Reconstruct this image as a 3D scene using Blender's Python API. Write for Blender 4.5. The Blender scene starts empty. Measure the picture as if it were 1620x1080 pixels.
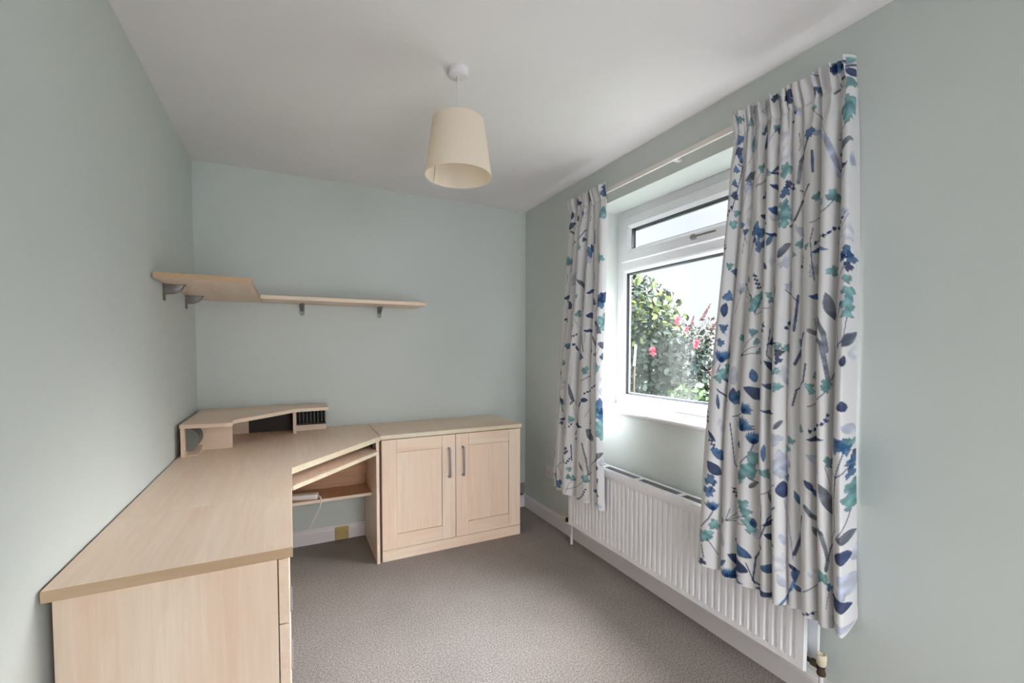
import bpy, bmesh, math, random
import numpy as np
from mathutils import Vector, Matrix

random.seed(7)
scene = bpy.context.scene
COL = scene.collection

# ---------------------------------------------------------------- camera
cam_data = bpy.data.cameras.new('camera')
cam = bpy.data.objects.new('camera', cam_data)
COL.objects.link(cam)
cam_data.sensor_width = 36.0
cam_data.sensor_fit = 'HORIZONTAL'
cam_data.lens = 15.572
cam_data.shift_x = 0.0007
cam_data.shift_y = 0.0235
cam_data.clip_start = 0.02
_f = Vector((0.44731132, 0.89354863, -0.03851531)).normalized()
_r = Vector((0.8942289, -0.44760885, 0.00099801)).normalized()
_u = _r.cross(_f).normalized()
m = Matrix((( _r.x, _u.x, -_f.x, 0), (_r.y, _u.y, -_f.y, 0), (_r.z, _u.z, -_f.z, 1.2997), (0, 0, 0, 1)))
cam.matrix_world = m
scene.camera = cam

# ---------------------------------------------------------------- world: overcast sky, brighter on the side behind the house
world = bpy.data.worlds.new('overcast_sky')
scene.world = world
world.use_nodes = True
wn = world.node_tree
wn.nodes.clear()
w_out = wn.nodes.new('ShaderNodeOutputWorld')
w_bg = wn.nodes.new('ShaderNodeBackground')
w_tc = wn.nodes.new('ShaderNodeTexCoord')
w_dot = wn.nodes.new('ShaderNodeVectorMath'); w_dot.operation = 'DOT_PRODUCT'
w_dot.inputs[1].default_value = Vector((0.25, -1.0, -0.12)).normalized()
w_ramp = wn.nodes.new('ShaderNodeMapRange'); w_ramp.interpolation_type = 'SMOOTHSTEP'
w_ramp.inputs['From Min'].default_value = 0.45
w_ramp.inputs['From Max'].default_value = 1.0
w_ramp.inputs['To Min'].default_value = 0.0
w_ramp.inputs['To Max'].default_value = 3.6
w_sep = wn.nodes.new('ShaderNodeSeparateXYZ')
w_zen = wn.nodes.new('ShaderNodeMapRange'); w_zen.interpolation_type = 'SMOOTHSTEP'
w_zen.inputs['From Min'].default_value = 0.26
w_zen.inputs['From Max'].default_value = 0.62
w_zen.inputs['To Min'].default_value = 0.80
w_zen.inputs['To Max'].default_value = 8.0
w_add = wn.nodes.new('ShaderNodeMath'); w_add.operation = 'ADD'
# bright patch of cloud high on the window side
w_dot2 = wn.nodes.new('ShaderNodeVectorMath'); w_dot2.operation = 'DOT_PRODUCT'
w_dot2.inputs[1].default_value = Vector((0.68, 0.0, 0.73)).normalized()
w_lobe = wn.nodes.new('ShaderNodeMapRange'); w_lobe.interpolation_type = 'SMOOTHSTEP'
w_lobe.inputs['From Min'].default_value = 0.74
w_lobe.inputs['From Max'].default_value = 1.0
w_lobe.inputs['To Min'].default_value = 0.0
w_lobe.inputs['To Max'].default_value = 42.0
w_add2 = wn.nodes.new('ShaderNodeMath'); w_add2.operation = 'ADD'
w_noise = wn.nodes.new('ShaderNodeTexNoise')
w_noise.inputs['Scale'].default_value = 2.2
w_noise.inputs['Detail'].default_value = 4
w_col = wn.nodes.new('ShaderNodeValToRGB')
w_col.color_ramp.elements[0].position = 0.35
w_col.color_ramp.elements[0].color = (0.80, 0.87, 0.95, 1)
w_col.color_ramp.elements[1].position = 0.62
w_col.color_ramp.elements[1].color = (1.0, 1.0, 1.0, 1)
wn.links.new(w_tc.outputs['Generated'], w_dot.inputs[0])
wn.links.new(w_dot.outputs['Value'], w_ramp.inputs['Value'])
wn.links.new(w_tc.outputs['Generated'], w_noise.inputs['Vector'])
wn.links.new(w_noise.outputs['Fac'], w_col.inputs['Fac'])
wn.links.new(w_col.outputs['Color'], w_bg.inputs['Color'])
wn.links.new(w_tc.outputs['Generated'], w_sep.inputs[0])
wn.links.new(w_sep.outputs['Z'], w_zen.inputs['Value'])
wn.links.new(w_ramp.outputs['Result'], w_add.inputs[0])
wn.links.new(w_zen.outputs['Result'], w_add.inputs[1])
wn.links.new(w_tc.outputs['Generated'], w_dot2.inputs[0])
wn.links.new(w_dot2.outputs['Value'], w_lobe.inputs['Value'])
wn.links.new(w_add.outputs[0], w_add2.inputs[0])
wn.links.new(w_lobe.outputs['Result'], w_add2.inputs[1])
wn.links.new(w_add2.outputs[0], w_bg.inputs['Strength'])
wn.links.new(w_bg.outputs['Background'], w_out.inputs['Surface'])

# soft sun behind thin cloud, aimed as fill through the doorway behind the camera
sun_data = bpy.data.lights.new('sun', 'SUN')
sun_data.energy = 1.0
sun_data.angle = math.radians(30)
sun_data.color = (1.0, 0.97, 0.93)
sun = bpy.data.objects.new('sun', sun_data)
COL.objects.link(sun)
sun.rotation_euler = Vector((0.09, 0.95, -0.44)).to_track_quat('-Z', 'Y').to_euler()

scene.view_settings.view_transform = 'Standard'
scene.view_settings.look = 'None'
scene.view_settings.gamma = 1.0
scene.view_settings.exposure = 0.56
scene.view_settings.use_curve_mapping = False

# ---------------------------------------------------------------- materials
def s2l(c):
    return tuple(((v / 255.0) / 12.92 if v / 255.0 <= 0.04045 else ((v / 255.0 + 0.055) / 1.055) ** 2.4) for v in c)

def mat(name, rgb, rough=0.5, metal=0.0, spec=0.5, bump=0.0, bscale=200.0, var=0.0, vscale=3.0):
    m = bpy.data.materials.new(name)
    m.use_nodes = True
    nt = m.node_tree
    b = nt.nodes['Principled BSDF']
    c = s2l(rgb)
    b.inputs['Base Color'].default_value = (*c, 1)
    b.inputs['Roughness'].default_value = rough
    b.inputs['Metallic'].default_value = metal
    b.inputs['Specular IOR Level'].default_value = spec
    tc = nt.nodes.new('ShaderNodeTexCoord')
    if var > 0:
        n = nt.nodes.new('ShaderNodeTexNoise'); n.inputs['Scale'].default_value = vscale; n.inputs['Detail'].default_value = 3
        r = nt.nodes.new('ShaderNodeValToRGB')
        r.color_ramp.elements[0].position = 0.3; r.color_ramp.elements[1].position = 0.7
        r.color_ramp.elements[0].color = (*[v * (1 - var) for v in c], 1)
        r.color_ramp.elements[1].color = (*[min(1, v * (1 + var)) for v in c], 1)
        nt.links.new(tc.outputs['Object'], n.inputs['Vector'])
        nt.links.new(n.outputs['Fac'], r.inputs['Fac'])
        nt.links.new(r.outputs['Color'], b.inputs['Base Color'])
    if bump > 0:
        n2 = nt.nodes.new('ShaderNodeTexNoise'); n2.inputs['Scale'].default_value = bscale; n2.inputs['Detail'].default_value = 2
        bp = nt.nodes.new('ShaderNodeBump'); bp.inputs['Strength'].default_value = bump; bp.inputs['Distance'].default_value = 0.002
        nt.links.new(tc.outputs['Object'], n2.inputs['Vector'])
        nt.links.new(n2.outputs['Fac'], bp.inputs['Height'])
        nt.links.new(bp.outputs['Normal'], b.inputs['Normal'])
    return m

def wood(name, c1, c2, axis='y', rough=0.42, stave=9.0, grain=60.0, spec=0.4, tint=(0.985, 0.915, 0.88)):
    """pale maple laminate: broad staves across the grain, fine streaks along it"""
    m = bpy.data.materials.new(name)
    m.use_nodes = True
    nt = m.node_tree
    b = nt.nodes['Principled BSDF']
    b.inputs['Roughness'].default_value = rough
    b.inputs['Specular IOR Level'].default_value = spec
    tc = nt.nodes.new('ShaderNodeTexCoord')
    def mapped(s_across, s_along):
        mp = nt.nodes.new('ShaderNodeMapping')
        sc = [s_across] * 3
        sc['xyz'.index(axis)] = s_along
        mp.inputs['Scale'].default_value = sc
        nt.links.new(tc.outputs['Object'], mp.inputs['Vector'])
        return mp
    n1 = nt.nodes.new('ShaderNodeTexNoise'); n1.inputs['Scale'].default_value = 1; n1.inputs['Detail'].default_value = 1
    nt.links.new(mapped(stave, stave * 0.12).outputs[0], n1.inputs['Vector'])
    n2 = nt.nodes.new('ShaderNodeTexNoise'); n2.inputs['Scale'].default_value = 1; n2.inputs['Detail'].default_value = 5; n2.inputs['Roughness'].default_value = 0.65
    n2.inputs['Distortion'].default_value = 0.6
    nt.links.new(mapped(grain, grain * 0.05).outputs[0], n2.inputs['Vector'])
    n3 = nt.nodes.new('ShaderNodeTexVoronoi'); n3.inputs['Scale'].default_value = 1
    nt.links.new(mapped(stave * 1.1, stave * 0.22).outputs[0], n3.inputs['Vector'])
    r = nt.nodes.new('ShaderNodeValToRGB')
    r.color_ramp.elements[0].position = 0.36; r.color_ramp.elements[1].position = 0.66
    r.color_ramp.elements[0].color = (*s2l(c2), 1)
    r.color_ramp.elements[1].color = (*s2l(c1), 1)
    nt.links.new(n2.outputs['Fac'], r.inputs['Fac'])
    mx = nt.nodes.new('ShaderNodeMix'); mx.data_type = 'RGBA'; mx.blend_type = 'MULTIPLY'
    mr = nt.nodes.new('ShaderNodeMapRange')
    mr.inputs['From Min'].default_value = 0.35; mr.inputs['From Max'].default_value = 0.65
    nt.links.new(n1.outputs['Fac'], mr.inputs['Value'])
    nt.links.new(mr.outputs['Result'], mx.inputs[0])
    nt.links.new(r.outputs['Color'], mx.inputs[6])
    mx.inputs[7].default_value = (*tint, 1)
    mx2 = nt.nodes.new('ShaderNodeMix'); mx2.data_type = 'RGBA'; mx2.blend_type = 'MULTIPLY'
    sp = nt.nodes.new('ShaderNodeSeparateColor')
    nt.links.new(n3.outputs['Color'], sp.inputs[0])
    mm = nt.nodes.new('ShaderNodeMath'); mm.operation = 'MULTIPLY'; mm.inputs[1].default_value = 0.9
    nt.links.new(sp.outputs[0], mm.inputs[0])
    nt.links.new(mm.outputs[0], mx2.inputs[0])
    nt.links.new(mx.outputs[2], mx2.inputs[6])
    mx2.inputs[7].default_value = (0.97, 0.945, 0.93, 1)
    nt.links.new(mx2.outputs[2], b.inputs['Base Color'])
    return m

M = {}
M['wall'] = mat('sage_wall_paint', (204, 209, 205), 0.62, spec=0.25, bump=0.05, bscale=90, var=0.015, vscale=2)
M['ceiling'] = mat('ceiling_paint', (234, 230, 230), 0.8, spec=0.2, bump=0.08, bscale=40, var=0.015, vscale=3)
M['trim'] = mat('white_gloss_trim', (222, 216, 218), 0.35)
M['upvc'] = mat('white_upvc', (224, 224, 227), 0.28)
M['gasket'] = mat('black_gasket', (52, 54, 60), 0.6)
M['spacer'] = mat('spacer_bar', (170, 174, 180), 0.35, metal=0.6)
M['sill'] = mat('white_sill_board', (222, 219, 219), 0.3)
WC1, WC2 = (240, 221, 201), (233, 211, 190)
M['wood_y'] = wood('maple_laminate_long', WC1, WC2, 'y')
M['wood_x'] = wood('maple_laminate_cross', WC1, WC2, 'x')
M['wood_z'] = wood('maple_laminate_upright', WC1, WC2, 'z')
M['edge'] = wood('maple_edging', (198, 172, 142), (188, 160, 130), 'x', grain=40)
M['edge_pale'] = wood('pale_edging', (228, 220, 196), (220, 210, 184), 'x', grain=40)
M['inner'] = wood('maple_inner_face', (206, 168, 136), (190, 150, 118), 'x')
M['metal'] = mat('brushed_nickel', (122, 118, 118), 0.42, metal=0.85)
M['steel'] = mat('satin_handle', (160, 162, 168), 0.35, metal=0.8)
M['dark_plastic'] = mat('charcoal_plastic', (70, 72, 72), 0.5)
M['grey_plastic'] = mat('grey_plastic', (112, 115, 112), 0.5)
M['black'] = mat('black_plastic', (28, 27, 27), 0.5)
M['brown_dark'] = mat('recess_shade_brown', (48, 38, 33), 0.6)  # brown that puts the riser recess's shade into the colour
M['brass'] = mat('brass_plate', (196, 170, 112), 0.4, metal=0.45)
M['white_plastic'] = mat('white_plastic', (228, 220, 216), 0.35)
M['cream_plastic'] = mat('cream_plastic', (218, 205, 180), 0.4)
M['rad'] = mat('radiator_enamel', (232, 230, 233), 0.3)
M['rad_in'] = mat('radiator_inner_fins', (176, 188, 196), 0.4)
M['bronze'] = mat('tarnished_brass', (92, 78, 66), 0.4, metal=0.7)
M['bark'] = mat('bark', (90, 76, 62), 0.9, bump=0.5, bscale=60)
M['grass'] = mat('garden_grass', (46, 60, 34), 0.9, var=0.3, vscale=6)
M['petal'] = mat('crimson_petal', (206, 76, 98), 0.6)
M['bud'] = mat('dusky_pink_blossom', (112, 84, 86), 0.8, var=0.2, vscale=40)

def carpet_mat():
    m = bpy.data.materials.new('taupe_carpet'); m.use_nodes = True
    nt = m.node_tree; b = nt.nodes['Principled BSDF']
    b.inputs['Roughness'].default_value = 0.98; b.inputs['Specular IOR Level'].default_value = 0.1
    tc = nt.nodes.new('ShaderNodeTexCoord')
    n = nt.nodes.new('ShaderNodeTexNoise'); n.inputs['Scale'].default_value = 150; n.inputs['Detail'].default_value = 3; n.inputs['Roughness'].default_value = 0.8
    n2 = nt.nodes.new('ShaderNodeTexNoise'); n2.inputs['Scale'].default_value = 3; n2.inputs['Detail'].default_value = 2
    r = nt.nodes.new('ShaderNodeValToRGB')
    e = r.color_ramp.elements
    e[0].position = 0.34; e[0].color = (*s2l((112, 102, 97)), 1)
    e[1].position = 0.64; e[1].color = (*s2l((178, 169, 164)), 1)
    k = e.new(0.5); k.color = (*s2l((147, 137, 132)), 1)
    r2 = nt.nodes.new('ShaderNodeMapRange'); r2.inputs['From Min'].default_value = 0.3; r2.inputs['From Max'].default_value = 0.7
    r2.inputs['To Min'].default_value = 0.93; r2.inputs['To Max'].default_value = 1.05
    mx = nt.nodes.new('ShaderNodeVectorMath'); mx.operation = 'SCALE'
    nt.links.new(tc.outputs['Object'], n.inputs['Vector']); nt.links.new(tc.outputs['Object'], n2.inputs['Vector'])
    nt.links.new(n.outputs['Fac'], r.inputs['Fac']); nt.links.new(n2.outputs['Fac'], r2.inputs['Value'])
    nt.links.new(r.outputs['Color'], mx.inputs[0]); nt.links.new(r2.outputs['Result'], mx.inputs['Scale'])
    nt.links.new(mx.outputs[0], b.inputs['Base Color'])
    bp = nt.nodes.new('ShaderNodeBump'); bp.inputs['Strength'].default_value = 0.7; bp.inputs['Distance'].default_value = 0.006
    nt.links.new(n.outputs['Fac'], bp.inputs['Height']); nt.links.new(bp.outputs['Normal'], b.inputs['Normal'])
    return m
M['carpet'] = carpet_mat()

def glass_mat():
    m = bpy.data.materials.new('window_glass'); m.use_nodes = True
    nt = m.node_tree; nt.nodes.clear()
    o = nt.nodes.new('ShaderNodeOutputMaterial')
    t = nt.nodes.new('ShaderNodeBsdfTransparent'); t.inputs['Color'].default_value = (0.98, 0.985, 0.985, 1)
    g = nt.nodes.new('ShaderNodeBsdfGlossy'); g.inputs['Roughness'].default_value = 0.02
    lw = nt.nodes.new('ShaderNodeLayerWeight'); lw.inputs['Blend'].default_value = 0.5
    pw = nt.nodes.new('ShaderNodeMath'); pw.operation = 'POWER'; pw.inputs[1].default_value = 4.0
    nt.links.new(lw.outputs['Facing'], pw.inputs[0])
    f = nt.nodes.new('ShaderNodeMath'); f.operation = 'MULTIPLY_ADD'; f.inputs[1].default_value = 0.55; f.inputs[2].default_value = 0.035
    nt.links.new(pw.outputs[0], f.inputs[0])
    mx = nt.nodes.new('ShaderNodeMixShader')
    nt.links.new(f.outputs[0], mx.inputs[0]); nt.links.new(t.outputs[0], mx.inputs[1]); nt.links.new(g.outputs[0], mx.inputs[2])
    nt.links.new(mx.outputs[0], o.inputs['Surface'])
    return m
M['glass'] = glass_mat()

def shade_mat():
    m = bpy.data.materials.new('cream_shade_fabric'); m.use_nodes = True
    nt = m.node_tree; nt.nodes.clear()
    o = nt.nodes.new('ShaderNodeOutputMaterial')
    d = nt.nodes.new('ShaderNodeBsdfDiffuse'); d.inputs['Color'].default_value = (*s2l((250, 243, 233)), 1)
    t = nt.nodes.new('ShaderNodeBsdfTranslucent'); t.inputs['Color'].default_value = (*s2l((252, 238, 218)), 1)
    mx = nt.nodes.new('ShaderNodeMixShader'); mx.inputs[0].default_value = 0.45
    nt.links.new(d.outputs[0], mx.inputs[1]); nt.links.new(t.outputs[0], mx.inputs[2]); nt.links.new(mx.outputs[0], o.inputs['Surface'])
    return m
M['shade'] = shade_mat()

def leaf_mat(name, stops, scale, rough=0.35):
    m = bpy.data.materials.new(name); m.use_nodes = True
    nt = m.node_tree; b = nt.nodes['Principled BSDF']
    b.inputs['Roughness'].default_value = rough
    b.inputs['Specular IOR Level'].default_value = 0.22
    at = nt.nodes.new('ShaderNodeAttribute'); at.attribute_name = 'tone'
    r = nt.nodes.new('ShaderNodeValToRGB')
    els = r.color_ramp.elements
    els[0].position = stops[0][0]; els[0].color = (*s2l(stops[0][1]), 1)
    els[1].position = stops[-1][0]; els[1].color = (*s2l(stops[-1][1]), 1)
    for p, c in stops[1:-1]:
        k = els.new(p); k.color = (*s2l(c), 1)
    nt.links.new(at.outputs['Fac'], r.inputs['Fac']); nt.links.new(r.outputs['Color'], b.inputs['Base Color'])
    return m
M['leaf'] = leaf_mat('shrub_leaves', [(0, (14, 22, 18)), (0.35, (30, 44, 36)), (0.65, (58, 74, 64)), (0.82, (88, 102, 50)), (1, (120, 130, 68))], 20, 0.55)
M['leaf_low'] = leaf_mat('low_shrub_leaves', [(0, (16, 26, 16)), (0.5, (40, 60, 36)), (1, (80, 100, 64))], 20, 0.55)
M['leaf_far'] = leaf_mat('far_shrub_leaves', [(0, (36, 36, 28)), (0.5, (66, 64, 50)), (1, (104, 94, 80))], 20, 0.7)

def cloth_mat():
    m = bpy.data.materials.new('printed_floral_cotton'); m.use_nodes = True
    nt = m.node_tree; nt.nodes.clear()
    o = nt.nodes.new('ShaderNodeOutputMaterial')
    at = nt.nodes.new('ShaderNodeAttribute'); at.attribute_name = 'print'
    d = nt.nodes.new('ShaderNodeBsdfDiffuse'); t = nt.nodes.new('ShaderNodeBsdfTranslucent')
    mx = nt.nodes.new('ShaderNodeMixShader'); mx.inputs[0].default_value = 0.03
    tc = nt.nodes.new('ShaderNodeTexCoord')
    n = nt.nodes.new('ShaderNodeTexNoise'); n.inputs['Scale'].default_value = 700
    bp = nt.nodes.new('ShaderNodeBump'); bp.inputs['Strength'].default_value = 0.25; bp.inputs['Distance'].default_value = 0.001
    nt.links.new(tc.outputs['Object'], n.inputs['Vector']); nt.links.new(n.outputs['Fac'], bp.inputs['Height'])
    nt.links.new(bp.outputs['Normal'], d.inputs['Normal'])
    nt.links.new(at.outputs['Color'], d.inputs['Color']); nt.links.new(at.outputs['Color'], t.inputs['Color'])
    nt.links.new(d.outputs[0], mx.inputs[1]); nt.links.new(t.outputs[0], mx.inputs[2]); nt.links.new(mx.outputs[0], o.inputs['Surface'])
    return m
M['cloth'] = cloth_mat()
M['lining'] = mat('curtain_lining', (226, 224, 222), 0.9, spec=0.1)

# ---------------------------------------------------------------- mesh helpers (all coordinates are world metres)
def bx(bm, lo, hi, bev=0.0, seg=2):
    x0, y0, z0 = lo; x1, y1, z1 = hi
    vs = [bm.verts.new(p) for p in ((x0,y0,z0),(x1,y0,z0),(x1,y1,z0),(x0,y1,z0),(x0,y0,z1),(x1,y0,z1),(x1,y1,z1),(x0,y1,z1))]
    fs = [bm.faces.new([vs[i] for i in q]) for q in ((0,3,2,1),(4,5,6,7),(0,1,5,4),(1,2,6,5),(2,3,7,6),(3,0,4,7))]
    if bev > 0:
        es = list({e for f in fs for e in f.edges})
        bmesh.ops.bevel(bm, geom=es, offset=bev, segments=seg, profile=0.5, affect='EDGES')
    return fs

def prism(bm, pts, z0, z1, bev=0.0, plane='xy', seg=2):
    """extrude a polygon; plane xy -> along z, xz -> along y, yz -> along x"""
    def P(a, b, c):
        return {'xy': (a, b, c), 'xz': (a, c, b), 'yz': (c, a, b)}[plane]
    lo = [bm.verts.new(P(a, b, z0)) for a, b in pts]
    hi = [bm.verts.new(P(a, b, z1)) for a, b in pts]
    n = len(pts)
    fs = [bm.faces.new(lo[::-1]), bm.faces.new(hi)]
    for i in range(n):
        fs.append(bm.faces.new([lo[i], lo[(i+1) % n], hi[(i+1) % n], hi[i]]))
    if bev > 0:
        es = list({e for f in fs[:2] for e in f.edges})
        bmesh.ops.bevel(bm, geom=es, offset=bev, segments=seg, profile=0.5, affect='EDGES')

def tube(bm, pts, r, n=10, cap=True):
    pts = [Vector(p) for p in pts]
    rings = []
    up = Vector((0, 0, 1))
    prev = None
    for i, p in enumerate(pts):
        d = (pts[min(i+1, len(pts)-1)] - pts[max(i-1, 0)]).normalized()
        a = d.cross(up if abs(d.z) < 0.95 else Vector((1, 0, 0))).normalized() if prev is None else (prev - d * prev.dot(d)).normalized()
        prev = a
        b = d.cross(a)
        rr = r[i] if isinstance(r, (list, tuple)) else r
        rings.append([bm.verts.new(p + a * math.cos(2*math.pi*k/n) * rr + b * math.sin(2*math.pi*k/n) * rr) for k in range(n)])
    for i in range(len(rings) - 1):
        for k in range(n):
            bm.faces.new([rings[i][k], rings[i][(k+1) % n], rings[i+1][(k+1) % n], rings[i+1][k]])
    if cap:
        bm.faces.new(rings[0][::-1]); bm.faces.new(rings[-1])

def lathe(bm, prof, c, n=40, axis='z', close=False):
    """prof: list of (radius, height) revolved about axis through c"""
    rings = []
    for r, h in prof:
        ring = []
        for k in range(n):
            a = 2 * math.pi * k / n
            ca, sa = math.cos(a) * r, math.sin(a) * r
            if axis == 'z': p = (c[0] + ca, c[1] + sa, c[2] + h)
            elif axis == 'y': p = (c[0] + ca, c[1] + h, c[2] + sa)
            else: p = (c[0] + h, c[1] + ca, c[2] + sa)
            ring.append(bm.verts.new(p))
        rings.append(ring)
    for i in range(len(rings) - 1):
        for k in range(n):
            bm.faces.new([rings[i][k], rings[i][(k+1) % n], rings[i+1][(k+1) % n], rings[i+1][k]])
    if close:
        bm.faces.new(rings[0]); bm.faces.new(rings[-1])

def world_loc(o):
    v = Vector((0, 0, 0))
    while o is not None:
        v += o.location; o = o.parent
    return v

def obj(name, bm, material, parent=None, smooth=False, origin=None):
    bmesh.ops.remove_doubles(bm, verts=bm.verts, dist=1e-6)
    bmesh.ops.recalc_face_normals(bm, faces=bm.faces)
    off = world_loc(parent) if parent is not None else Vector(origin if origin else (0, 0, 0))
    if off.length > 0:
        bmesh.ops.translate(bm, vec=-off, verts=bm.verts)
    me = bpy.data.meshes.new(name)
    bm.to_mesh(me); bm.free()
    mats = material if isinstance(material, (list, tuple)) else [material]
    for mm in mats: me.materials.append(mm)
    if smooth:
        me.polygons.foreach_set('use_smooth', [True] * len(me.polygons))
        try: me.set_sharp_from_angle(angle=math.radians(38))
        except Exception: pass
    o = bpy.data.objects.new(name, me)
    COL.objects.link(o)
    if parent is not None: o.parent = parent
    else: o.location = off
    return o

def new(): return bmesh.new()

def box(name, lo, hi, material, parent=None, bev=0.0015, smooth=False):
    bm = new(); bx(bm, lo, hi, bev)
    return obj(name, bm, material, parent, smooth)

def thing(name, label, cat, loc, group=None):
    o = bpy.data.objects.new(name, None)
    o.empty_display_size = 0.1
    COL.objects.link(o); o.location = loc
    o['label'] = label; o['category'] = cat
    if group: o['group'] = group
    return o

def tag(o, label, cat, group=None):
    o['label'] = label; o['category'] = cat
    if group: o['group'] = group
    return o

def struct(o):
    o['kind'] = 'structure'
    return o

def edge_faces(o, idx_edge, test):
    """give faces that pass test(normal) the second material slot"""
    for p in o.data.polygons:
        if test(p.normal): p.material_index = idx_edge

XL, XR, YB, H = -0.495, 1.726, 3.1876, 2.40
Y0 = -1.00
XO = 2.03
ZC = 0.7765
TH = 0.028

# ---------------------------------------------------------------- the room
struct(box('floor', (XL-0.12, Y0, -0.12), (XO, YB+0.12, 0.0), M['carpet'], bev=0))
struct(box('ceiling', (XL-0.12, Y0, H), (XO, YB+0.12, H+0.12), M['ceiling'], bev=0))
struct(box('wall_left', (XL-0.12, Y0, 0.0), (XL, YB+0.12, H), M['wall'], bev=0))
struct(box('wall_back', (XL, YB, 0.0), (XO, YB+0.12, H), M['wall'], bev=0))
WY0, WY1, WZ0, WZ1 = 0.95, 2.298, 0.912, 2.172
bm = new()   # unseen wall behind the camera; doorway placed to let fill light in
bx(bm, (XL-0.12, Y0-0.12, 0), (0.35, Y0, H)); bx(bm, (1.35, Y0-0.12, 0), (XO, Y0, H)); bx(bm, (0.35, Y0-0.12, 2.03), (1.35, Y0, H))
struct(obj('wall_front', bm, M['wall']))
bm = new()
bx(bm, (XR, Y0, 0), (XO, WY0, H)); bx(bm, (XR, WY1, 0), (XO, YB, H))
bx(bm, (XR, WY0, 0), (XO, WY1, WZ0)); bx(bm, (XR, WY0, WZ1), (XO, WY1, H))
struct(obj('wall_right', bm, M['wall']))

def skirting(name, a, b, inward):
    """a,b: xy ends on the wall line, inward: unit normal into the room"""
    bm = new()
    prof = [(0, 0), (0.015, 0), (0.015, 0.074), (0.0125, 0.084), (0.0075, 0.089), (0.006, 0.0985), (0.0, 0.0985)]
    A = [bm.verts.new((a[0] + inward[0]*d, a[1] + inward[1]*d, z)) for d, z in prof]
    B = [bm.verts.new((b[0] + inward[0]*d, b[1] + inward[1]*d, z)) for d, z in prof]
    n = len(prof)
    for i in range(n): bm.faces.new([A[i], A[(i+1) % n], B[(i+1) % n], B[i]])
    bm.faces.new(A); bm.faces.new(B[::-1])
    return struct(obj(name, bm, M['trim']))
skirting('baseboard_back', (XL, YB), (XR-0.015, YB), (0, -1))
skirting('baseboard_right', (XR, Y0), (XR, YB), (-1, 0))
skirting('baseboard_left', (XL, Y0), (XL, YB-0.015), (1, 0))

# ---------------------------------------------------------------- window
FX = 1.9267
win = bpy.data.objects.new('window_1', None); COL.objects.link(win); win.location = (FX, 1.624, 0.934); struct(win)
def ring_frame(bm, y0, y1, z0, z1, w, xa, xb, bev=0.003, chamfer=0.0):
    """rectangular frame in the yz plane; inner edge chamfered towards the glass"""
    def rect(x, inset): return [(x, y0+inset, z0+inset), (x, y1-inset, z0+inset), (x, y1-inset, z1-inset), (x, y0+inset, z1-inset)]
    prof = [(xa, 0.0), (xa, w - chamfer), (xa + (chamfer * 0.7), w), (xb, w), (xb, 0.0)]
    if bev > 0: prof = [(xa + bev, 0.0), (xa, bev)] + prof[1:]
    rs = [[bm.verts.new(p) for p in rect(x, i)] for x, i in prof]
    n = len(rs)
    for i in range(n):
        for k in range(4):
            bm.faces.new([rs[i][k], rs[i][(k+1) % 4], rs[(i+1) % n][(k+1) % 4], rs[(i+1) % n][k]])
bm = new()
ring_frame(bm, WY0, WY1, 0.934, WZ1, 0.052, FX, FX+0.07, 0.002)
bx(bm, (FX, WY0+0.05, 1.800), (FX+0.07, WY1-0.05, 1.852), 0.002)
obj('window_frame', bm, M['upvc'], win)
# lower fixed light: bead ring round the glass
bm = new(); ring_frame(bm, WY0+0.050, WY1-0.050, 0.984, 1.802, 0.022, FX+0.002, FX+0.05, 0.002, 0.016)
obj('glazing_bead', bm, M['upvc'], win)
bm = new(); ring_frame(bm, WY0+0.0715, WY1-0.0715, 1.0055, 1.7805, 0.004, FX+0.016, FX+0.05, 0)
obj('gasket', bm, M['gasket'], win)
bm = new(); ring_frame(bm, WY0+0.0745, WY1-0.0745, 1.0085, 1.7775, 0.009, FX+0.031, FX+0.044, 0)
obj('spacer_bar', bm, M['spacer'], win)
box('glass_pane', (FX+0.030, WY0+0.076, 1.010), (FX+0.034, WY1-0.076, 1.776), M['glass'], win, 0)
# top-hung opening light
bm = new(); ring_frame(bm, WY0+0.046, WY1-0.046, 1.846, 2.128, 0.078, FX-0.012, FX+0.05, 0.006, 0.020)
sash = obj('opening_sash', bm, M['upvc'], win)
bm = new(); ring_frame(bm, WY0+0.1235, WY1-0.1235, 1.9235, 2.0505, 0.004, FX+0.006, FX+0.05, 0)
obj('gasket', bm, M['gasket'], sash)
bm = new(); ring_frame(bm, WY0+0.1265, WY1-0.1265, 1.9265, 2.0475, 0.008, FX+0.031, FX+0.044, 0)
obj('spacer_bar', bm, M['spacer'], sash)
box('glass_pane', (FX+0.030, WY0+0.128, 1.928), (FX+0.034, WY1-0.128, 2.046), M['glass'], sash, 0)
bm = new()
bx(bm, (FX-0.024, 1.660, 1.872), (FX-0.011, 1.690, 1.902), 0.002)
hb = obj('window_handle', bm, M['steel'], sash); hb['label'] = 'satin silver casement handle'
bm = new()
bx(bm, (FX-0.036, 1.530, 1.880), (FX-0.024, 1.688, 1.889), 0.003)
obj('lever', bm, M['metal'], sash)
# sill board
bm = new()
prof = [(XR-0.020, 0.917), (XR-0.026, 0.922), (XR-0.028, 0.930), (XR-0.024, 0.938), (XR-0.016, 0.941), (FX+0.01, 0.943), (FX+0.01, 0.914), (XR-0.014, 0.914)]
prism(bm, [(x, z) for x, z in prof], WY0, WY1, 0, 'xz')
bx(bm, (XR-0.026, WY0-0.03, 0.9155), (XR-0.001, WY0, 0.9395), 0.006); bx(bm, (XR-0.026, WY1, 0.9155), (XR-0.001, WY1+0.03, 0.9395), 0.006)
sl = obj('trim_1', bm, M['sill'], smooth=True); struct(sl)

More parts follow.
